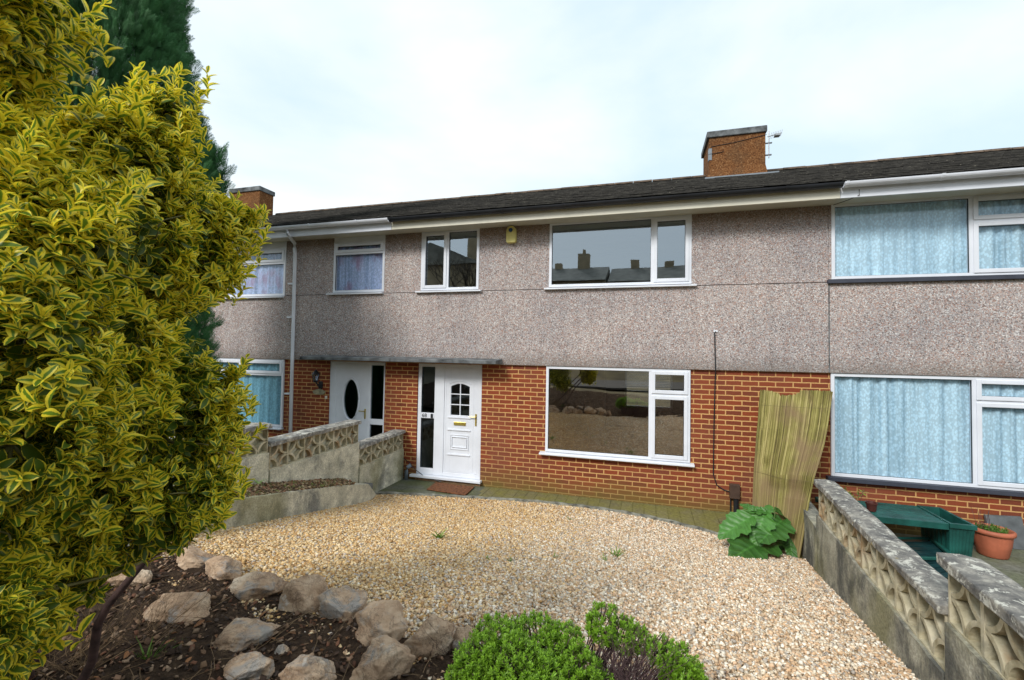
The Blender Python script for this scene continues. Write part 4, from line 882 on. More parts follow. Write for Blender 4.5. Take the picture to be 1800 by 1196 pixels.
# side tuft on the right
tc_ = atd(374, 300, CD*.98); tip = rng.random(420); pt = np.stack([tc_[0]+rng.normal(0, .06, 420), tc_[1]+rng.normal(0, .08, 420), tc_[2]-.5+tip*.75], 1); nt_ = norm(rng.normal(size=(420, 3))*np.array([1, 1, .1]))
tc2 = atd(345, 330, CD*.98); pt2 = np.stack([tc2[0]+rng.normal(0, .09, 500), tc2[1]+rng.normal(0, .1, 500), tc2[2]-.6+rng.random(500)*.7], 1)
p_ = np.concatenate([p_, pt, pt2]); n_ = np.concatenate([n_, nt_, norm(rng.normal(size=(500, 3))*np.array([1, 1, .1]))])
dd = norm(n_*.75+np.array([0, 0, 1.0])+rng.normal(0, .22, p_.shape)); uu = norm(np.cross(dd, np.array([0, 0, 1.0]))+n_*.7+rng.normal(0, .35, p_.shape))
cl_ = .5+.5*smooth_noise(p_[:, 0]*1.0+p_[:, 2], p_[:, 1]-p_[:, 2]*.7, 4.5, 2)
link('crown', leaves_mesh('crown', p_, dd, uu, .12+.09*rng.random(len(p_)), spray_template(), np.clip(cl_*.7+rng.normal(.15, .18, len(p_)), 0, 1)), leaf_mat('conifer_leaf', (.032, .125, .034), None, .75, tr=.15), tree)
mb = MB(); mb.tube([(tx, ty, .5), (tx+.02, ty, 3), (tx, ty, 6), (tx, ty, zt(-650))], [.13, .11, .07, .02], 10)
for k in range(60): z = 1+k*.13; t = k*2.4; rad = float(np.interp(z, [a[0] for a in ax_], [a[3] for a in ax_]))*.62; mb.tube([(tx, ty, z), (tx+rad*.6*math.cos(t), ty+rad*.6*math.sin(t), z+.15), (tx+rad*math.cos(t), ty+rad*math.sin(t), z+.5)], [.025, .015, .005], 5)
mb.build('trunk', BARK, tree, True)

# ---- light green shrub in the foreground
hb_ = [(atd(px, py, D_), r*D_/FPX) for px, py, D_, r in ((875, 1140, 2.0, 52), (845, 1170, 1.9, 50), (940, 1130, 2.05, 48), (905, 1180, 1.85, 60), (990, 1140, 2.05, 42), (1005, 1185, 1.9, 55), (1062, 1095, 2.1, 32), (1095, 1115, 2.1, 30), (1048, 1215, 1.88, 36), (1125, 1122, 2.08, 22), (1165, 1145, 2.0, 26), (1195, 1172, 2.0, 38), (1205, 1215, 1.92, 44), (830, 1215, 1.85, 55), (960, 1230, 1.8, 70), (1215, 1200, 1.95, 30))]
pH, nH = blob_points(hb_, 1900, (.78, 1.06), .8); axH = norm(nH*.6+np.array([0, 0, 1.0])+rng.normal(0, .22, pH.shape))
kk_ = (np.random.default_rng(4).random(len(pH)) < np.where((np.abs(smooth_noise(pH[:, 0], pH[:, 1]+pH[:, 2], 9, 6)) < .04), .35, 1.)); pH, axH = pH[kk_], axH[kk_]
pos, di, up_, sz = rosettes(pH, axH, 12, .022, 1.15, .0185, .2, .3)
hp = att(1000, 1196); heb = thing('green_shrub', 'low bright green small-leaved shrub at the near edge of the gravel', 'shrub', (hp[0], hp[1], float(T(hp[0], hp[1]))))
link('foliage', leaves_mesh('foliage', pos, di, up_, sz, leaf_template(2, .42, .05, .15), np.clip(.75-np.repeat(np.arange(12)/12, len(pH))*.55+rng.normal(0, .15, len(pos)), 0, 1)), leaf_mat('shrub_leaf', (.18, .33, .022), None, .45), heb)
mb = MB(); rr_ = random.Random(9); TW = plain('dead_twig', (.10, .06, .06), .95, .4, 20)
for c, r in hb_:
    cc_ = Vector(c)
    for _ in range(16):
        d = Vector([rr_.gauss(0, .6), rr_.gauss(0, .6), 1]).normalized(); q = cc_+d*r*rr_.uniform(.8, 1.02); gq = Vector((hp[0]+(q.x-hp[0])*.55, hp[1]+(q.y-hp[1])*.5-.05, float(T(q.x, q.y))-.02)); limb(mb, gq, q, .005, .0018, .04, 5, 4)
mb.build('stems', TW, heb)
def twig_bush(name, label, cat, px, py, n, h, spread, mat, D=None, r=.0022):
    b = att(px, py) if D is None else atd(px, py, D); o = thing(name, label, cat, b); mb = MB(); q = random.Random(int(px))
    for _ in range(n):
        a = Vector(b)+Vector((q.gauss(0, spread*.25), q.gauss(0, spread*.25), -.02)); e = a+Vector((q.gauss(0, spread), q.gauss(0, spread), h*q.uniform(.5, 1))); pts = limb(mb, a, e, r, r*.35, .03, 5, 4)
        for p in pts[2:]:
            if q.random() < .7: d = Vector((q.gauss(0, 1), q.gauss(0, 1), 1)).normalized(); limb(mb, p, p+d*h*.28*q.random(), r*.5, r*.25, .008, 3, 3)
    mb.build('twigs', mat, o); return o
DRY = plain('dry_stalk', (.20, .13, .07), .9, .3, 10); GRASSM = None
twig_bush('dead_plant', 'leafless dark twigs between the last rockery stones and the green shrub', 'dead plant', 775, 1160, 34, .22, .07, TW, r=.0016)
twig_bush('dead_plant', 'thin bare twigs standing just left of the green shrub against the gravel', 'dead plant', 815, 1130, 26, .20, .05, TW, r=.0014)
twig_bush('dead_plant', 'tangle of dead grey stems showing through the middle of the green shrub', 'dead plant', 1100, 1215, 90, .27, .085, TW, D=1.93, r=.0019)
twig_bush('dead_plant', 'short dark dead twigs right of the green shrub', 'dead plant', 1268, 1196, 16, .09, .05, TW, r=.0014)
twig_bush('dead_plant', 'dry brown stalks under the yellow bush in the bottom left corner', 'dead plant', 130, 1185, 46, .40, .22, DRY, r=.0022)
twig_bush('dead_plant', 'dry straw-coloured stalks right of the bush stems', 'dead plant', 250, 1130, 30, .30, .16, DRY, r=.0016)

# ---- blades
def blades(name, label, cat, px, py, n, h, spread, col, lean=(0, 0), width=.006, group=None, D=None, flop=.5, wleaf=False, zoff=-.01):
    b = att(px, py) if D is None else atd(px, py, D); o = thing(name, label, cat, b, group); mb = MB(); q = random.Random(int(px*3+py))
    for _ in range(n):
        a = Vector(b)+Vector((q.gauss(0, spread*.3), q.gauss(0, spread*.3), zoff)); dirv = Vector((q.gauss(lean[0], spread), q.gauss(lean[1], spread), 0)); hh = h*q.uniform(.55, 1); k = len(mb.v); wv = Vector((q.gauss(0, 1), q.gauss(0, 1), 0)).normalized()*width; K_ = 5
        for i in range(K_+1):
            f = i/K_; p = a+dirv*f*(1+f*.5)+Vector((0, 0, hh*(f-flop*f*f))); wd = wv*(math.sin(math.pi*(.12+.86*f)) if wleaf else (1-f*.9)); mb.v += [tuple(p-wd), tuple(p+wd)]
            if i: mb.f.append((k+2*i-2, k+2*i-1, k+2*i+1, k+2*i))
    me = bpy.data.meshes.new('leaves'); me.from_pydata(mb.v, [], mb.f); ob = link('leaves', me, col, o, True); return o
G1 = plain('grass_leaf', (.10, .20, .02), .5, .4, 20, bump=0); G2 = plain('weed_leaf', (.14, .26, .025), .5, .3, 20, bump=0); G3 = plain('pale_grass', (.26, .28, .06), .6, .3, 20, bump=0)
blades('grass_tuft', 'green grass tuft flopping over between the third and fourth rockery stones', 'grass tuft', 492, 1040, 30, .12, .10, G3, (-.13, -.10), .0028, 'grass tufts among the stones', flop=.95)
blades('grass_tuft', 'short bright green grass tuft below the second rockery stone', 'grass tuft', 395, 1052, 34, .09, .05, G1, (-.03, -.02), .0024, 'grass tufts among the stones')
blades('bulb_shoots', 'clump of broad green bulb leaves on the dark soil right of the bush stems', 'bulb leaves', 258, 1170, 26, .15, .035, G1, (0, 0), .006, flop=.1)
blades('bulb_shoots', 'few short green bulb leaves in the soil left of the fourth lower stone', 'bulb leaves', 318, 1145, 8, .08, .02, G1, (0, 0), .004, flop=.1)
W_ = [('small weed with spreading leaves in the golden gravel left of the middle', 770, 950, 12, .075, .035, .008), ('tiny weed beside the thin seam where golden gravel turns pink', 857, 988, 5, .04, .012, .004), ('tiny upright weed on the pinkish gravel between two larger weeds', 975, 985, 7, .045, .02, .004), ('leafy weed in pink gravel in front of the big window', 1083, 982, 12, .07, .035, .006), ('weed seedling just left of the leafy weed in pink gravel', 1064, 990, 7, .045, .02, .004), ('tiny weed seedling between the golden gravel weeds and the middle', 898, 990, 5, .04, .015, .004), ('weed at the kerb near the patio edge below the big window', 985, 886, 9, .035, .05, .004), ('small weed growing in pale gravel far from the others near the patio', 1003, 916, 5, .04, .02, .004)]
for lab, px, py, n, h, s, w_ in W_: blades('gravel_weed', lab, 'weed', px, py, n+5, h*2.1, s*1.6, G2, (0, 0), w_, 'weeds in the gravel', wleaf=True, zoff=.01, flop=.4)
blades('moss_tuft', 'small green weed where the block wall meets the leafy strip', 'weed', 455, 848, 16, .07, .05, G1, (0, 0), .004, D=4.55)

# ---- rocks
def rock(label, px, py, wpx, hpx, seed, flat=.55, rot=0, dz=0, dark=False):
    q = random.Random(seed); b = att(px, py+hpx*.42); d = float(np.dot(b-CAM, fwd)); w_ = wpx/FPX*d*.5; hgt = hpx/FPX*d*.62; b = b.copy(); b[2] = float(bedh(b[0], b[1]))+hgt*.14+dz
    import bmesh
    bm = bmesh.new(); bmesh.ops.create_icosphere(bm, subdivisions=5, radius=1)
    planes = []
    for _ in range(13):
        n = Vector((q.gauss(0, 1), q.gauss(0, 1), q.gauss(0, .8))).normalized(); planes.append((n, q.uniform(.55, .84)))
    off = Vector((q.random()*50, q.random()*50, 0)); cr, sr = math.cos(rot), math.sin(rot)
    for v in bm.verts:
        c = v.co.copy()
        for n, dd_ in planes:
            k = c.dot(n)-dd_
            if k > 0: c -= n*k*.98
        c *= 1+.16*noise.fractal(c*1.6+off, 1, 2, 4)
        c += v.co*.035*noise.fractal(c*7+off, 1, 2, 3)
        c = Vector((c.x*w_*1.16, c.y*w_*.85, c.z*hgt*1.02)); c = Vector((cr*c.x-sr*c.z, c.y, sr*c.x+cr*c.z)) if rot else c
        v.co = Matrix.Rotation(YAW, 3, 'Z') @ c
    me = bpy.data.meshes.new('rockery_stone'); bm.to_mesh(me); bm.free(); me.materials.append(ROCK); me.shade_smooth()
    o = bpy.data.objects.new('rockery_stone', me); COL.objects.link(o); o.location = b; tag(o, label, 'rock', 'rockery stones edging the bed'); return o
rocks = [('flat pinkish stone at the far left end of the rockery edge, nearest the low wall', 345, 988, 74, 34, 1, -.2), ('slanting brown stone second from the low wall end of the rockery edge', 397, 1004, 72, 42, 2, -.25), ('rounded grey-brown stone with grass over it, third along the rockery edge', 456, 1024, 88, 56, 3, .0), ('tall angular stone with white patches, fourth along the rockery edge', 530, 1040, 92, 74, 4, .1), ('smooth tan stone between the tall white-patched stone and the largest edge stone', 602, 1062, 84, 58, 5, .1), ('large rounded tan stone with a grey right side in the middle of the edge', 670, 1097, 108, 70, 6, .12), ('broad flat brown stone right of the largest edge stone', 757, 1120, 100, 68, 7, .1), ('narrow reddish stone at the right end of the edge, by the twigs', 820, 1138, 44, 62, 8, .2), ('flat pale pink stone lying alone on the soil near the bush', 328, 1068, 118, 46, 9, -.05), ('flat brown stone with white lichen on the soil, pointed at its right end', 427, 1118, 118, 40, 10, .03), ('grey-green stone cut by the bottom edge of the photo, left one', 428, 1182, 86, 44, 11, 0), ('pale speckled stone at the bottom edge between two others', 543, 1182, 92, 50, 12, .1), ('big pale yellowish stone low in the bed below the largest edge stone', 672, 1166, 116, 66, 13, .1), ('pale stone half hidden behind the lowest bush leaves', 228, 1022, 56, 34, 14, 0), ('small pinkish stone glimpsed through the bush leaves', 130, 1012, 30, 22, 15, 0), ('small pink stone between the two bottom edge stones and the soil', 496, 1154, 26, 14, 16, 0)]
for lab, px, py, w_, h_, s_, rt in rocks: rock(lab, px, py, w_, h_, s_*7+1, rot=rt)
# fallen leaves and sticks
fl = np.array([att(px, py, .06) for px, py in ((563, 1090), (582, 1108), (557, 1092), (545, 1118), (640, 1070), (470, 1075), (548, 1130), (360, 1090), (405, 1120), (610, 1120), (380, 1050), (520, 1115), (450, 1100), (300, 1115))]); nfl = 320
sx = rng.random(nfl)*5-4.4; sy = -4.6-rng.random(nfl)*2.2; ok = inpoly(sx, sy, bed_poly); pl = np.concatenate([fl, np.stack([sx[ok], sy[ok], bedh(sx[ok], sy[ok])+.012], 1)])
fd = norm(rng.normal(size=pl.shape)*np.array([1, 1, .25])); fu = norm(np.array([0, 0, 1.0])+rng.normal(0, .4, pl.shape))
tag(link('fallen_leaves', leaves_mesh('fallen_leaves', pl, fd, fu, .03+.03*rng.random(len(pl)), leaf_template(4, .4, .15, .3), rng.random(len(pl))), leaf_mat('dead_leaf', (.24, .11, .045), None, .7), smooth=True), 'orange and brown fallen leaves scattered on the dark bed', 'fallen leaves', kind='stuff')
mb = MB(); q = random.Random(2)
for _ in range(420):
    x = q.uniform(-3.8, .5); y = q.uniform(-6.6, -4.4)
    if not inpoly(np.array(x), np.array(y), bed_poly): continue
    a = q.random()*6.28; l = q.uniform(.05, .25); z = float(bedh(np.array(x), np.array(y)))+.015; limb(mb, (x, y, z), (x+l*math.cos(a), y+l*math.sin(a), z+q.uniform(0, .05)), .0018, .001, .01, 3, 3)
tag(mb.build('dead_sticks', DRY), 'thin dry stalks and sticks littering the bed', 'sticks', kind='stuff')

# ------------------------------------------------------------------ big leaved plant by the reed screen
bp = att(1352, 968); bp[2] = 0.0; plant = thing('broad_leaved_plant', 'leafy plant with very large glossy green leaves at the foot of the reed screen', 'plant', bp)
def big_leaf(a, b, width, droop=.12, seed=0, side=None):
    a = Vector([float(v) for v in a]); b = Vector([float(v) for v in b]); d = b-a; ln = d.length; d.normalize(); tocam = (Vector(CAM)-a).normalized(); s = d.cross(Vector((0, 0, 1))*.75+tocam*.6).normalized(); u = s.cross(d).normalized(); q = random.Random(seed); V = []; UV = []; Fq = []; nv, nu = 30, 10
    for i in range(nv+1):
        v = i/nv; wd = width*ln*(math.sin(math.pi*min(1, v**.75*.93+.05))**.75)*.5; wave = 1+.13*math.sin(v*19+seed)+.09*math.sin(v*43+seed*2)
        for j in range(nu+1):
            uu_ = j/nu*2-1; p = a+d*(v*ln)+s*(uu_*wd*wave)+u*(-droop*ln*v*v+ .10*ln*abs(uu_)*(1-v)+.016*ln*math.sin(v*20+uu_*3+seed)*abs(uu_)); V.append(tuple(p)); UV.append((uu_*.5+.5, v))
    for i in range(nv):
        for j in range(nu): k = i*(nu+1)+j; Fq.append((k, k+1, k+nu+2, k+nu+1))
    me = fast_mesh('leaf', np.array(V), np.array(Fq), uv=np.array(UV), attrs={'rnd': np.full(len(V), q.uniform(.15, 1))}); return link('leaf', me, BIGL, plant, True)
BIGL = leaf_mat('broad_leaf', (.050, .15, .024), None, .45, tr=.12, vein=True)
dB = float(np.dot(bp-CAM, fwd))
for i, (ax1_, ay1, bx1, by1, w_, dd_, dr_) in enumerate([(1322, 908, 1262, 942, .62, -.10, .1), (1352, 948, 1288, 972, .62, -.45, .1), (1345, 900, 1325, 960, .60, -.25, .2), (1375, 915, 1336, 948, .75, -.3, .1), (1385, 928, 1394, 986, .48, -.3, .05), (1348, 900, 1312, 896, .5, .0, .1), (1352, 903, 1352, 886, .8, .1, .1), (1362, 900, 1394, 908, .6, .05, .3), (1378, 940, 1366, 972, .5, -.1, .1), (1330, 900, 1300, 884, .5, .15, .1)]):
    big_leaf(atd(ax1_, ay1, dB-.02), atd(bx1, by1, dB+dd_), w_, dr_, i)
mb = MB()
for px, py in ((1322, 908), (1352, 948), (1345, 900), (1375, 915), (1385, 928), (1348, 900), (1362, 900)): limb(mb, bp, atd(px, py, dB-.02), .008, .005, .02, 5, 6)
mb.build('stalks', plain('stalk', (.12, .2, .05), .5, .2, 10), plant, True)

# ------------------------------------------------------------------ reed screen
scr = thing('reed_screen', 'tall curled sheet of greenish split reeds leaning against the brick wall', 'reed screen', (1.6, -.5, 0))
eL = [(1337, 685), (1331, 760), (1325, 830), (1322, 930)]; eR = [(1463, 690), (1452, 770), (1428, 850), (1404, 985)]
def edge_pt(E, f, ys):
    k = f*3; i = min(2, int(k)); g_ = k-i; return aty(E[i][0]+(E[i+1][0]-E[i][0])*g_, E[i][1]+(E[i+1][1]-E[i][1])*g_, ys[i]+(ys[i+1]-ys[i])*g_)
mb = MB(); q = random.Random(8); nr = 190; cols_ = []
for i in range(nr):
    u = i/(nr-1); pts = []; bulge = .10*math.sin(math.pi*u)-.03*math.sin(3*math.pi*u); topcut = -.0+.030*math.exp(-((u-.36)/.16)**2)+(.02 if u > .5 else .0)*0+q.uniform(0, .02)
    if u > .55: topcut = q.uniform(-.012, .0)
    for k in range(9):
        f = topcut+(1-topcut)*k/8; ff = min(max(f, 0), 1)
        a = edge_pt(eL, ff, (-.10, -.25, -.40, -.62)); b = edge_pt(eR, ff, (-.12, -.75, -1.40, -1.48)); p = a+(b-a)*u; p[1] -= bulge*(.4+.8*ff); p[2] += (-f*1.9 if f < 0 else 0); p = p+rng.normal(0, .0012, 3)
        pts.append(p)
    mb.tube(pts, q.uniform(.0045, .0078), 5)
def reed_mat():
    m = M('reed', .8, .2); at_ = m.n('Attribute', attribute_name='rnd'); c = m.ramp(m.math('ADD', m.math('MULTIPLY', at_.outputs['Fac'], .62), m.math('MULTIPLY', m.noise(5, m.pos((1, 1, .5)), detail=3), .38)), [(.2, (.085, .07, .022)), (.5, (.22, .195, .055)), (.8, (.40, .34, .14))]); o_ = sepz(m)
    br = m.ramp(m.noise(2.2, m.pos((1.5, 1, .6)), detail=4), [(.45, 0.), (.65, .75)]); c = m.mix(br, c, (.20, .13, .075))
    lf_ = m.ramp(m.math('MULTIPLY', m.math('SUBTRACT', o_[0], 1.28), 2.), [(0., .7), (.55, 0.)]); c = m.mix(lf_, c, (.19, .115, .075)); m.color(c); return m.m
ro_ = mb.build('reeds', reed_mat(), scr); av = np.clip(0.45+.30*smooth_noise(np.repeat(np.arange(nr)/nr*3, 45), np.zeros(nr*45), 9, 1)+np.repeat(rng.normal(0, .26, nr), 45), 0, 1); ro_.data.attributes.new('rnd', 'FLOAT', 'POINT').data.foreach_set('value', av.astype(np.float32))
mb = MB()
for f in (.12, .3, .48, .66, .84): 
    a = [edge_pt(eL, f, (-.10, -.25, -.40, -.62))+(edge_pt(eR, f, (-.12, -.75, -1.40, -1.48))-edge_pt(eL, f, (-.10, -.25, -.40, -.62)))*(k/24) for k in range(25)]
    for k, p in enumerate(a): p[1] -= (.10*math.sin(math.pi*k/24)-.03*math.sin(3*math.pi*k/24))*(.4+.8*f)+.009
    mb.tube(a, .0014, 4)
mb.build('binding_wire', plain('wire', (.12, .09, .05), .6), scr)

# ------------------------------------------------------------------ small things
mt = [atz(px, py, .012) for px, py in ((750, 861.5), (818, 872), (834, 857), (766, 849))]
mb = MB(); mb.prism([Vector(p) for p in mt], (0, 0, .016)); tag(mb.build('doormat', MAT_, bevel=.004), 'brown coir doormat in front of the door numbered 68', 'doormat')
# grey drain fitting beside the door
dpx = F(716, 840)[0]; mb = MB(); mb.tube([(dpx, -.04, .0), (dpx, -.04, .16), (dpx+.02, -.035, .22), (dpx+.07, -.0, .26)], .034, 12); dr = mb.build('drain_pipe', GREYP, smooth=True); tag(dr, 'stub of grey waste pipe beside the white door frame', 'pipe')
MB().tube([(dpx-.1, .02, .36), (dpx+.05, -.01, .30), (dpx+.12, -.02, .22), (dpx+.4, -.03, .06), (dpx+.7, -.04, .03)], .006, 6).build('cable', BLACKP, dr)
# neighbour's bench with trough
def nz0(px, py, z): p = atz(px, py, z); return p
bz = .44; A = nz0(1510, 897, bz); B = nz0(1700, 925, bz)
bench = thing('planter_bench', 'green plastic slatted garden bench with a ribbed planter trough at its right end', 'bench', ((A[0]+B[0])/2, -.35, 0))
x0b = nz0(1520, 905, bz)[0]; x1b = nz0(1640, 905, bz)[0]; x2b = nz0(1702, 918, bz)[0]; yb0 = nz0(1640, 918, bz)[1]; yb1 = min(-.04, nz0(1640, 893, bz)[1]); print('bench', x0b, x1b, x2b, yb0, yb1)
x0b = min(x0b, 2.25); sl = MB()
for k in range(6):
    ya = yb0+.03+(yb1-yb0-.03)*k/6; sl.box(x0b, x1b, ya+.006, ya+(yb1-yb0-.03)/6-.008, bz-.03, bz-.006)
sl.build('slats', GREENP, bench, bevel=.004); box('rail', x0b, x1b, yb0, yb0+.03, bz-.075, bz, GREENP, bench, .005); box('rail', x0b, x1b, yb1, yb1+.03, bz-.075, bz-.002, GREENP, bench, .005)
tr = MB(); h_ = bz
rim = [(x1b+.001, yb0-.01), (x2b, yb0-.01), (x2b, yb1+.04), (x1b+.001, yb1+.04)]; inr = [(x1b+.03, yb0+.025), (x2b-.03, yb0+.025), (x2b-.03, yb1), (x1b+.03, yb1)]
tr.ring  # trough: rim, tapered ribbed walls
def loopz(pts, z): return [(a, b, z) for a, b in pts]
def scaled(pts, s): cxx = sum(p[0] for p in pts)/4; cyy = sum(p[1] for p in pts)/4; return [(cxx+(a-cxx)*s, cyy+(b-cyy)*s) for a, b in pts]
seq = [loopz(scaled(rim, 1), h_-.045), loopz(rim, h_+.005), loopz(inr, h_+.005), loopz(scaled(inr, .93), h_-.2), ]
for lp_ in seq: tr.v += lp_
for i in range(3):
    for k in range(4): k2 = (k+1) % 4; a = i*4; tr.f.append((a+k, a+k2, a+4+k2, a+4+k))
tr.f.append((12, 13, 14, 15)); tro = tr.build('trough_rim', GREENP, bench)
tb = MB(); o1 = scaled(rim, .93); o2 = scaled(rim, .80)
def edges(pts, n=14, amp=.006):
    out = []
    for i in range(4):
        a, b = Vector(pts[i]), Vector(pts[(i+1) % 4]); e = (b-a); nn_ = Vector((e.y, -e.x)).normalized()
        for k in range(n): p = a+e*(k/n)+nn_*(amp if k % 2 else 0); out.append((p.x, p.y))
    return out
A1, A2 = edges(o1), edges(o2); K = len(A1); tb.v = [(a, b, h_-.046) for a, b in A1]+[(a, b, .0) for a, b in A2]
for k in range(K): k2 = (k+1) % K; tb.f.append((k, k2, K+k2, K+k))
tb.build('trough', GREENP, bench)
le = MB(); le.box(x0b+.05, x0b+.12, yb0+.02, yb1, 0, bz-.08); le.build('leg', GREENP, bench)
# small dark pot standing on the bench
pz = nz0(1532, 898, bz); mb = MB(); mb.lathe((x0b*0+pz[0], min(pz[1], -.12), bz+.001), [(.001, .001), (.045, 0), (.058, .085), (.064, .085), (.064, .105), (.055, .105), (.05, .08), (.001, .08)], 20); tag(mb.build('plant_pot', plain('dark_red_plastic', (.075, .02, .015), .5), smooth=False), 'small empty dark red pot standing on the left end of the green bench', 'pot')
# terracotta bowl
tpb = atz(1745, 976, -.015); pot = thing('terracotta_pot', 'round ribbed terracotta pot with sprouting plants on the neighbouring patio', 'pot', tpb); d_ = float(np.dot(tpb-CAM, fwd)); rp = 28/FPX*d_; hp_ = 47/FPX*d_
mb = MB(); seg = 48; prof = [(.001, 0), (.66, .0), (.70, .03), (.84, .45), (.90, .80), (.90, .82), (1.02, .84), (1.04, .90), (1.02, .97), (.92, 1.0), (.86, .92), (.82, .80), (.001, .78)]
for r_, z_ in prof:
    for k in range(seg): a = 2*math.pi*k/seg; rb = r_*rp*(1+(.018*math.cos(24*a) if .02 < z_ < .83 and r_ > .6 else 0)); mb.v.append((tpb[0]+rb*math.cos(a), tpb[1]+rb*math.sin(a), tpb[2]+z_*hp_))
for i in range(len(prof)-1):
    for k in range(seg): k2 = (k+1) % seg; a = i*seg; mb.f.append((a+k, a+k2, a+seg+k2, a+seg+k))
mb.build('bowl', TERRA, pot, True)
mb = MB(); mb.lathe((tpb[0], tpb[1], tpb[2]+hp_*.84), [(.001, .01), (rp*.84, 0)], 24); mb.build('compost', SOIL, pot)
nsp = 130; a = rng.random(nsp)*6.28; r_ = np.sqrt(rng.random(nsp))*rp*.75; tp = np.stack([tpb[0]+r_*np.cos(a), tpb[1]+r_*np.sin(a), np.full(nsp, tpb[2]+hp_*.88)+rng.random(nsp)*.05], 1); ps, dd2, uu2, ss = rosettes(tp, norm(np.array([0, 0, 1.])+rng.normal(0, .5, (nsp, 3))), 6, .03, .9, .035)
link('plants', leaves_mesh('plants', ps, dd2, uu2, ss, leaf_template(2, .3, .1, .1), rng.random(len(ps))), leaf_mat('pot_leaf', (.09, .18, .025), None), pot)
mb = MB(); q = random.Random(3)
for k in range(9): x, y = tpb[0]-rp*.3+q.gauss(0, .03), tpb[1]+q.gauss(0, .03); limb(mb, (x, y, tpb[2]+hp_*.85), (x+q.gauss(0, .04), y, tpb[2]+hp_+q.uniform(.1, .24)), .003, .0015, .01, 4, 4)
mb.build('dead_stems', TW, pot)
# folded chair lying
fc = thing('folded_chair', 'dark green plastic chair folded flat on the floor in front of the bench', 'folding chair', atz(1630, 975, 0)); fz = .10
c1, c2, c3, c4 = [atz(px, py, fz) for px, py in ((1570, 948), (1664, 948), (1690, 995), (1600, 1000))]
c5, c6 = atz(1560, 985, fz), atz(1720, 1035, fz)
mb = MB()
def bar(a, b, w_, h__): a = Vector([float(v) for v in a]); b = Vector([float(v) for v in b]); d = (b-a).normalized(); n_ = Vector((-d.y, d.x, 0))*w_/2; mb.prism([a-n_, a+n_, a+n_+Vector((0, 0, h__)), a-n_+Vector((0, 0, h__))], b-a)
bar(c1, c2, .03, .03); bar(atz(1640, 950, fz), atz(1690, 996, fz), .045, .028); bar(atz(1590, 983, fz), atz(1672, 985, fz), .03, .03); bar(atz(1560, 950, fz), atz(1640, 1030, fz), .04, .028)
mb.build('frame', GREENP, fc, bevel=.004); mb = MB(); pa = [atz(px, py, fz-.04) for px, py in ((1572, 950), (1648, 952), (1700, 1010), (1625, 1030))]
for k in range(9): f0 = k/9; f1 = f0+.085; mb.prism([Vector(pa[0]+(pa[3]-pa[0])*f0), Vector(pa[1]+(pa[2]-pa[1])*f0), Vector(pa[1]+(pa[2]-pa[1])*f1), Vector(pa[0]+(pa[3]-pa[0])*f1)], (0, 0, .018))
mb.build('slats', DGREEN, fc)
MB().tube([pa[0]-np.array([0, 0, .05]), pa[3]-np.array([0, 0, .05])], .012, 6).tube([pa[1]-np.array([0, 0, .05]), pa[2]-np.array([0, 0, .05])], .012, 6).build('legs', DGREEN, fc)
gs = aty(1765, 955, -.06); mb = MB(); mb.prism([(gs[0]-.17, -.14, -.015), (gs[0]+.20, -.14, -.015), (gs[0]+.20, -.03, .36), (gs[0]-.17, -.03, .34)], (0, .035, 0)); tag(mb.build('slate_slab', plain('grey_slab', (.11, .12, .125), .9, .3, 6)), 'grey stone slab leaning on the brick wall behind the terracotta pot', 'slab')
bt = aty(1711, 958, -.1); mb = MB(); mb.lathe((bt[0], -.10, -.016), [(.001, 0), (.035, 0), (.038, .12), (.02, .15), (.014, .18), (.001, .18)], 14); tag(mb.build('bottle', plain('blue_plastic', (.03, .05, .12), .3), smooth=True), 'small dark blue bottle on the floor between trough and terracotta pot', 'bottle')
# plant behind the right wall
pc = aty(1490, 872, -.75); yp = thing('garden_plant', 'small yellowish green plant showing over the coping of the right wall', 'plant', (pc[0], pc[1], 0))
P4 = pc+rng.normal(0, .055, (26, 3)); ps, dd2, uu2, ss = rosettes(P4, norm(np.array([0, 0, 1.])+rng.normal(0, .5, P4.shape)), 7, .04, 1.2, .05); link('foliage', leaves_mesh('foliage', ps, dd2, uu2, ss, leaf_template(3, .35, .2, .1), rng.random(len(ps))), leaf_mat('yellow_leaf', (.16, .20, .03), None), yp)
mb = MB()
for p in P4[:14]: limb(mb, (pc[0], pc[1], 0), p, .005, .002, .03, 4, 4)
mb.build('stems', BARK, yp)

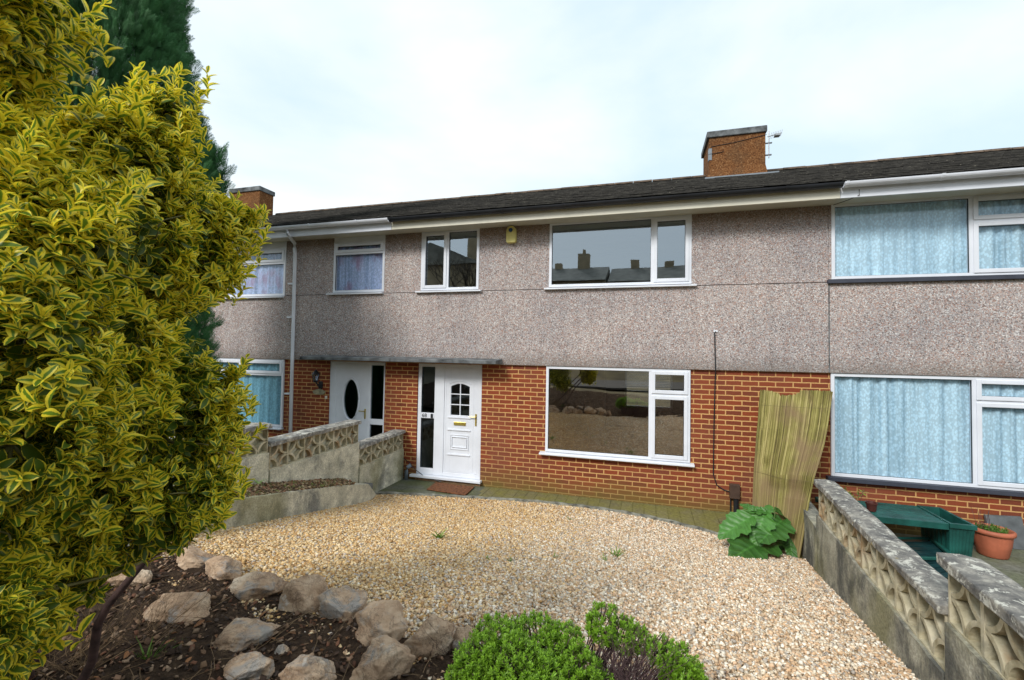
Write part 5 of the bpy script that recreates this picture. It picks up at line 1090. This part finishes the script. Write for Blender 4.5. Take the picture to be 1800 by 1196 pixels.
# ------------------------------------------------------------------ other side of the street (mirrored in the bare windows)
OB = plain('far_brick', (.40, .30, .18), .9, .2, 2); OR_ = plain('far_roof', (.24, .22, .18), .9, .3, 2)
def far_house(label, x, y, wdt, ridge, gable=False):
    z = 3.3; h = thing('opposite_house', label, 'house', (x, y, z), 'houses across the street'); e = ridge-1.9
    MB().box(x-wdt/2, x+wdt/2, y-8, y, z-.5, e).build('wall', OB, h)
    if gable: MB().prism([(x-wdt/2-.2, y+.3, e), (x+wdt/2+.2, y+.3, e), (x, y+.3, ridge)], (0, -8.6, 0)).build('roof', OR_, h)
    else: MB().prism([(x-wdt/2, y+.4, e), (x-wdt/2, y-8.4, e), (x-wdt/2, y-4, ridge)], (wdt, 0, 0)).build('roof', OR_, h)
    MB().box(x+wdt*.2, x+wdt*.2+1.1, y-4.4, y-3.6, ridge-.8, ridge+1.2).lathe((x+wdt*.2+.55, y-4, ridge+1.2), [(.18, 0), (.14, .45)], 10).build('chimney', OB, h)
    if not gable:
        for fx in (-.32, -.02): MB().box(x+wdt*fx, x+wdt*fx+.7, y-4.3, y-3.7, ridge-.6, ridge+(.7 if fx < -.1 else .45)).build('chimney', OB, h)
    for k in (-.3, .22):
        for zz in (z+.9, z+3.3):
            if zz+1.2 < e: f = MB().ring(x+wdt*k-.8, x+wdt*k+.8, zz, zz+1.2, .07, y, y+.05).build('window', WHITE, h); pane(x+wdt*k-.73, x+wdt*k+.73, y+.004, zz+.07, zz+1.13, DARKGL, f)
for i, (x, y, w_, r_, g_, lb) in enumerate([(-17.5, -27, 9, 11.6, True, 'gabled brick house across the street, mirrored in the small bare upstairs window'), (-8.0, -30, 9.6, 10.4, False, 'low-roofed brick house across the street, left of the pair mirrored upstairs'), (1.8, -30, 9.6, 10.2, False, 'brick house across the street mirrored in the middle of the big upstairs window'), (11.6, -31, 9.6, 9.8, False, 'brick house across the street right of the mirrored pair'), (22, -27, 10, 10.2, True, 'far right gabled brick house across the street')]): far_house(lb, x, y, w_, r_, g_)
mb = MB(); q = random.Random(6); bt_ = thing('bare_tree', 'bare winter tree across the street, mirrored in the small upstairs window', 'tree', (-13.2, -23, 1.2))
def branch(p, d, l, r, dep):
    e = p+d*l; mb.tube([p, p.lerp(e, .5)+Vector((q.gauss(0, .05), q.gauss(0, .05), 0)), e], [r, r*.85, r*.7], 5, False)
    if dep:
        for _ in range(3): branch(e, (d+Vector((q.gauss(0, .45), q.gauss(0, .45), q.gauss(.15, .2)))).normalized(), l*.74, r*.62, dep-1)
branch(Vector((-13.2, -23, 1.1)), Vector((0, 0, 1)), 2.6, .18, 5); mb.build('trunk', BARK, bt_)
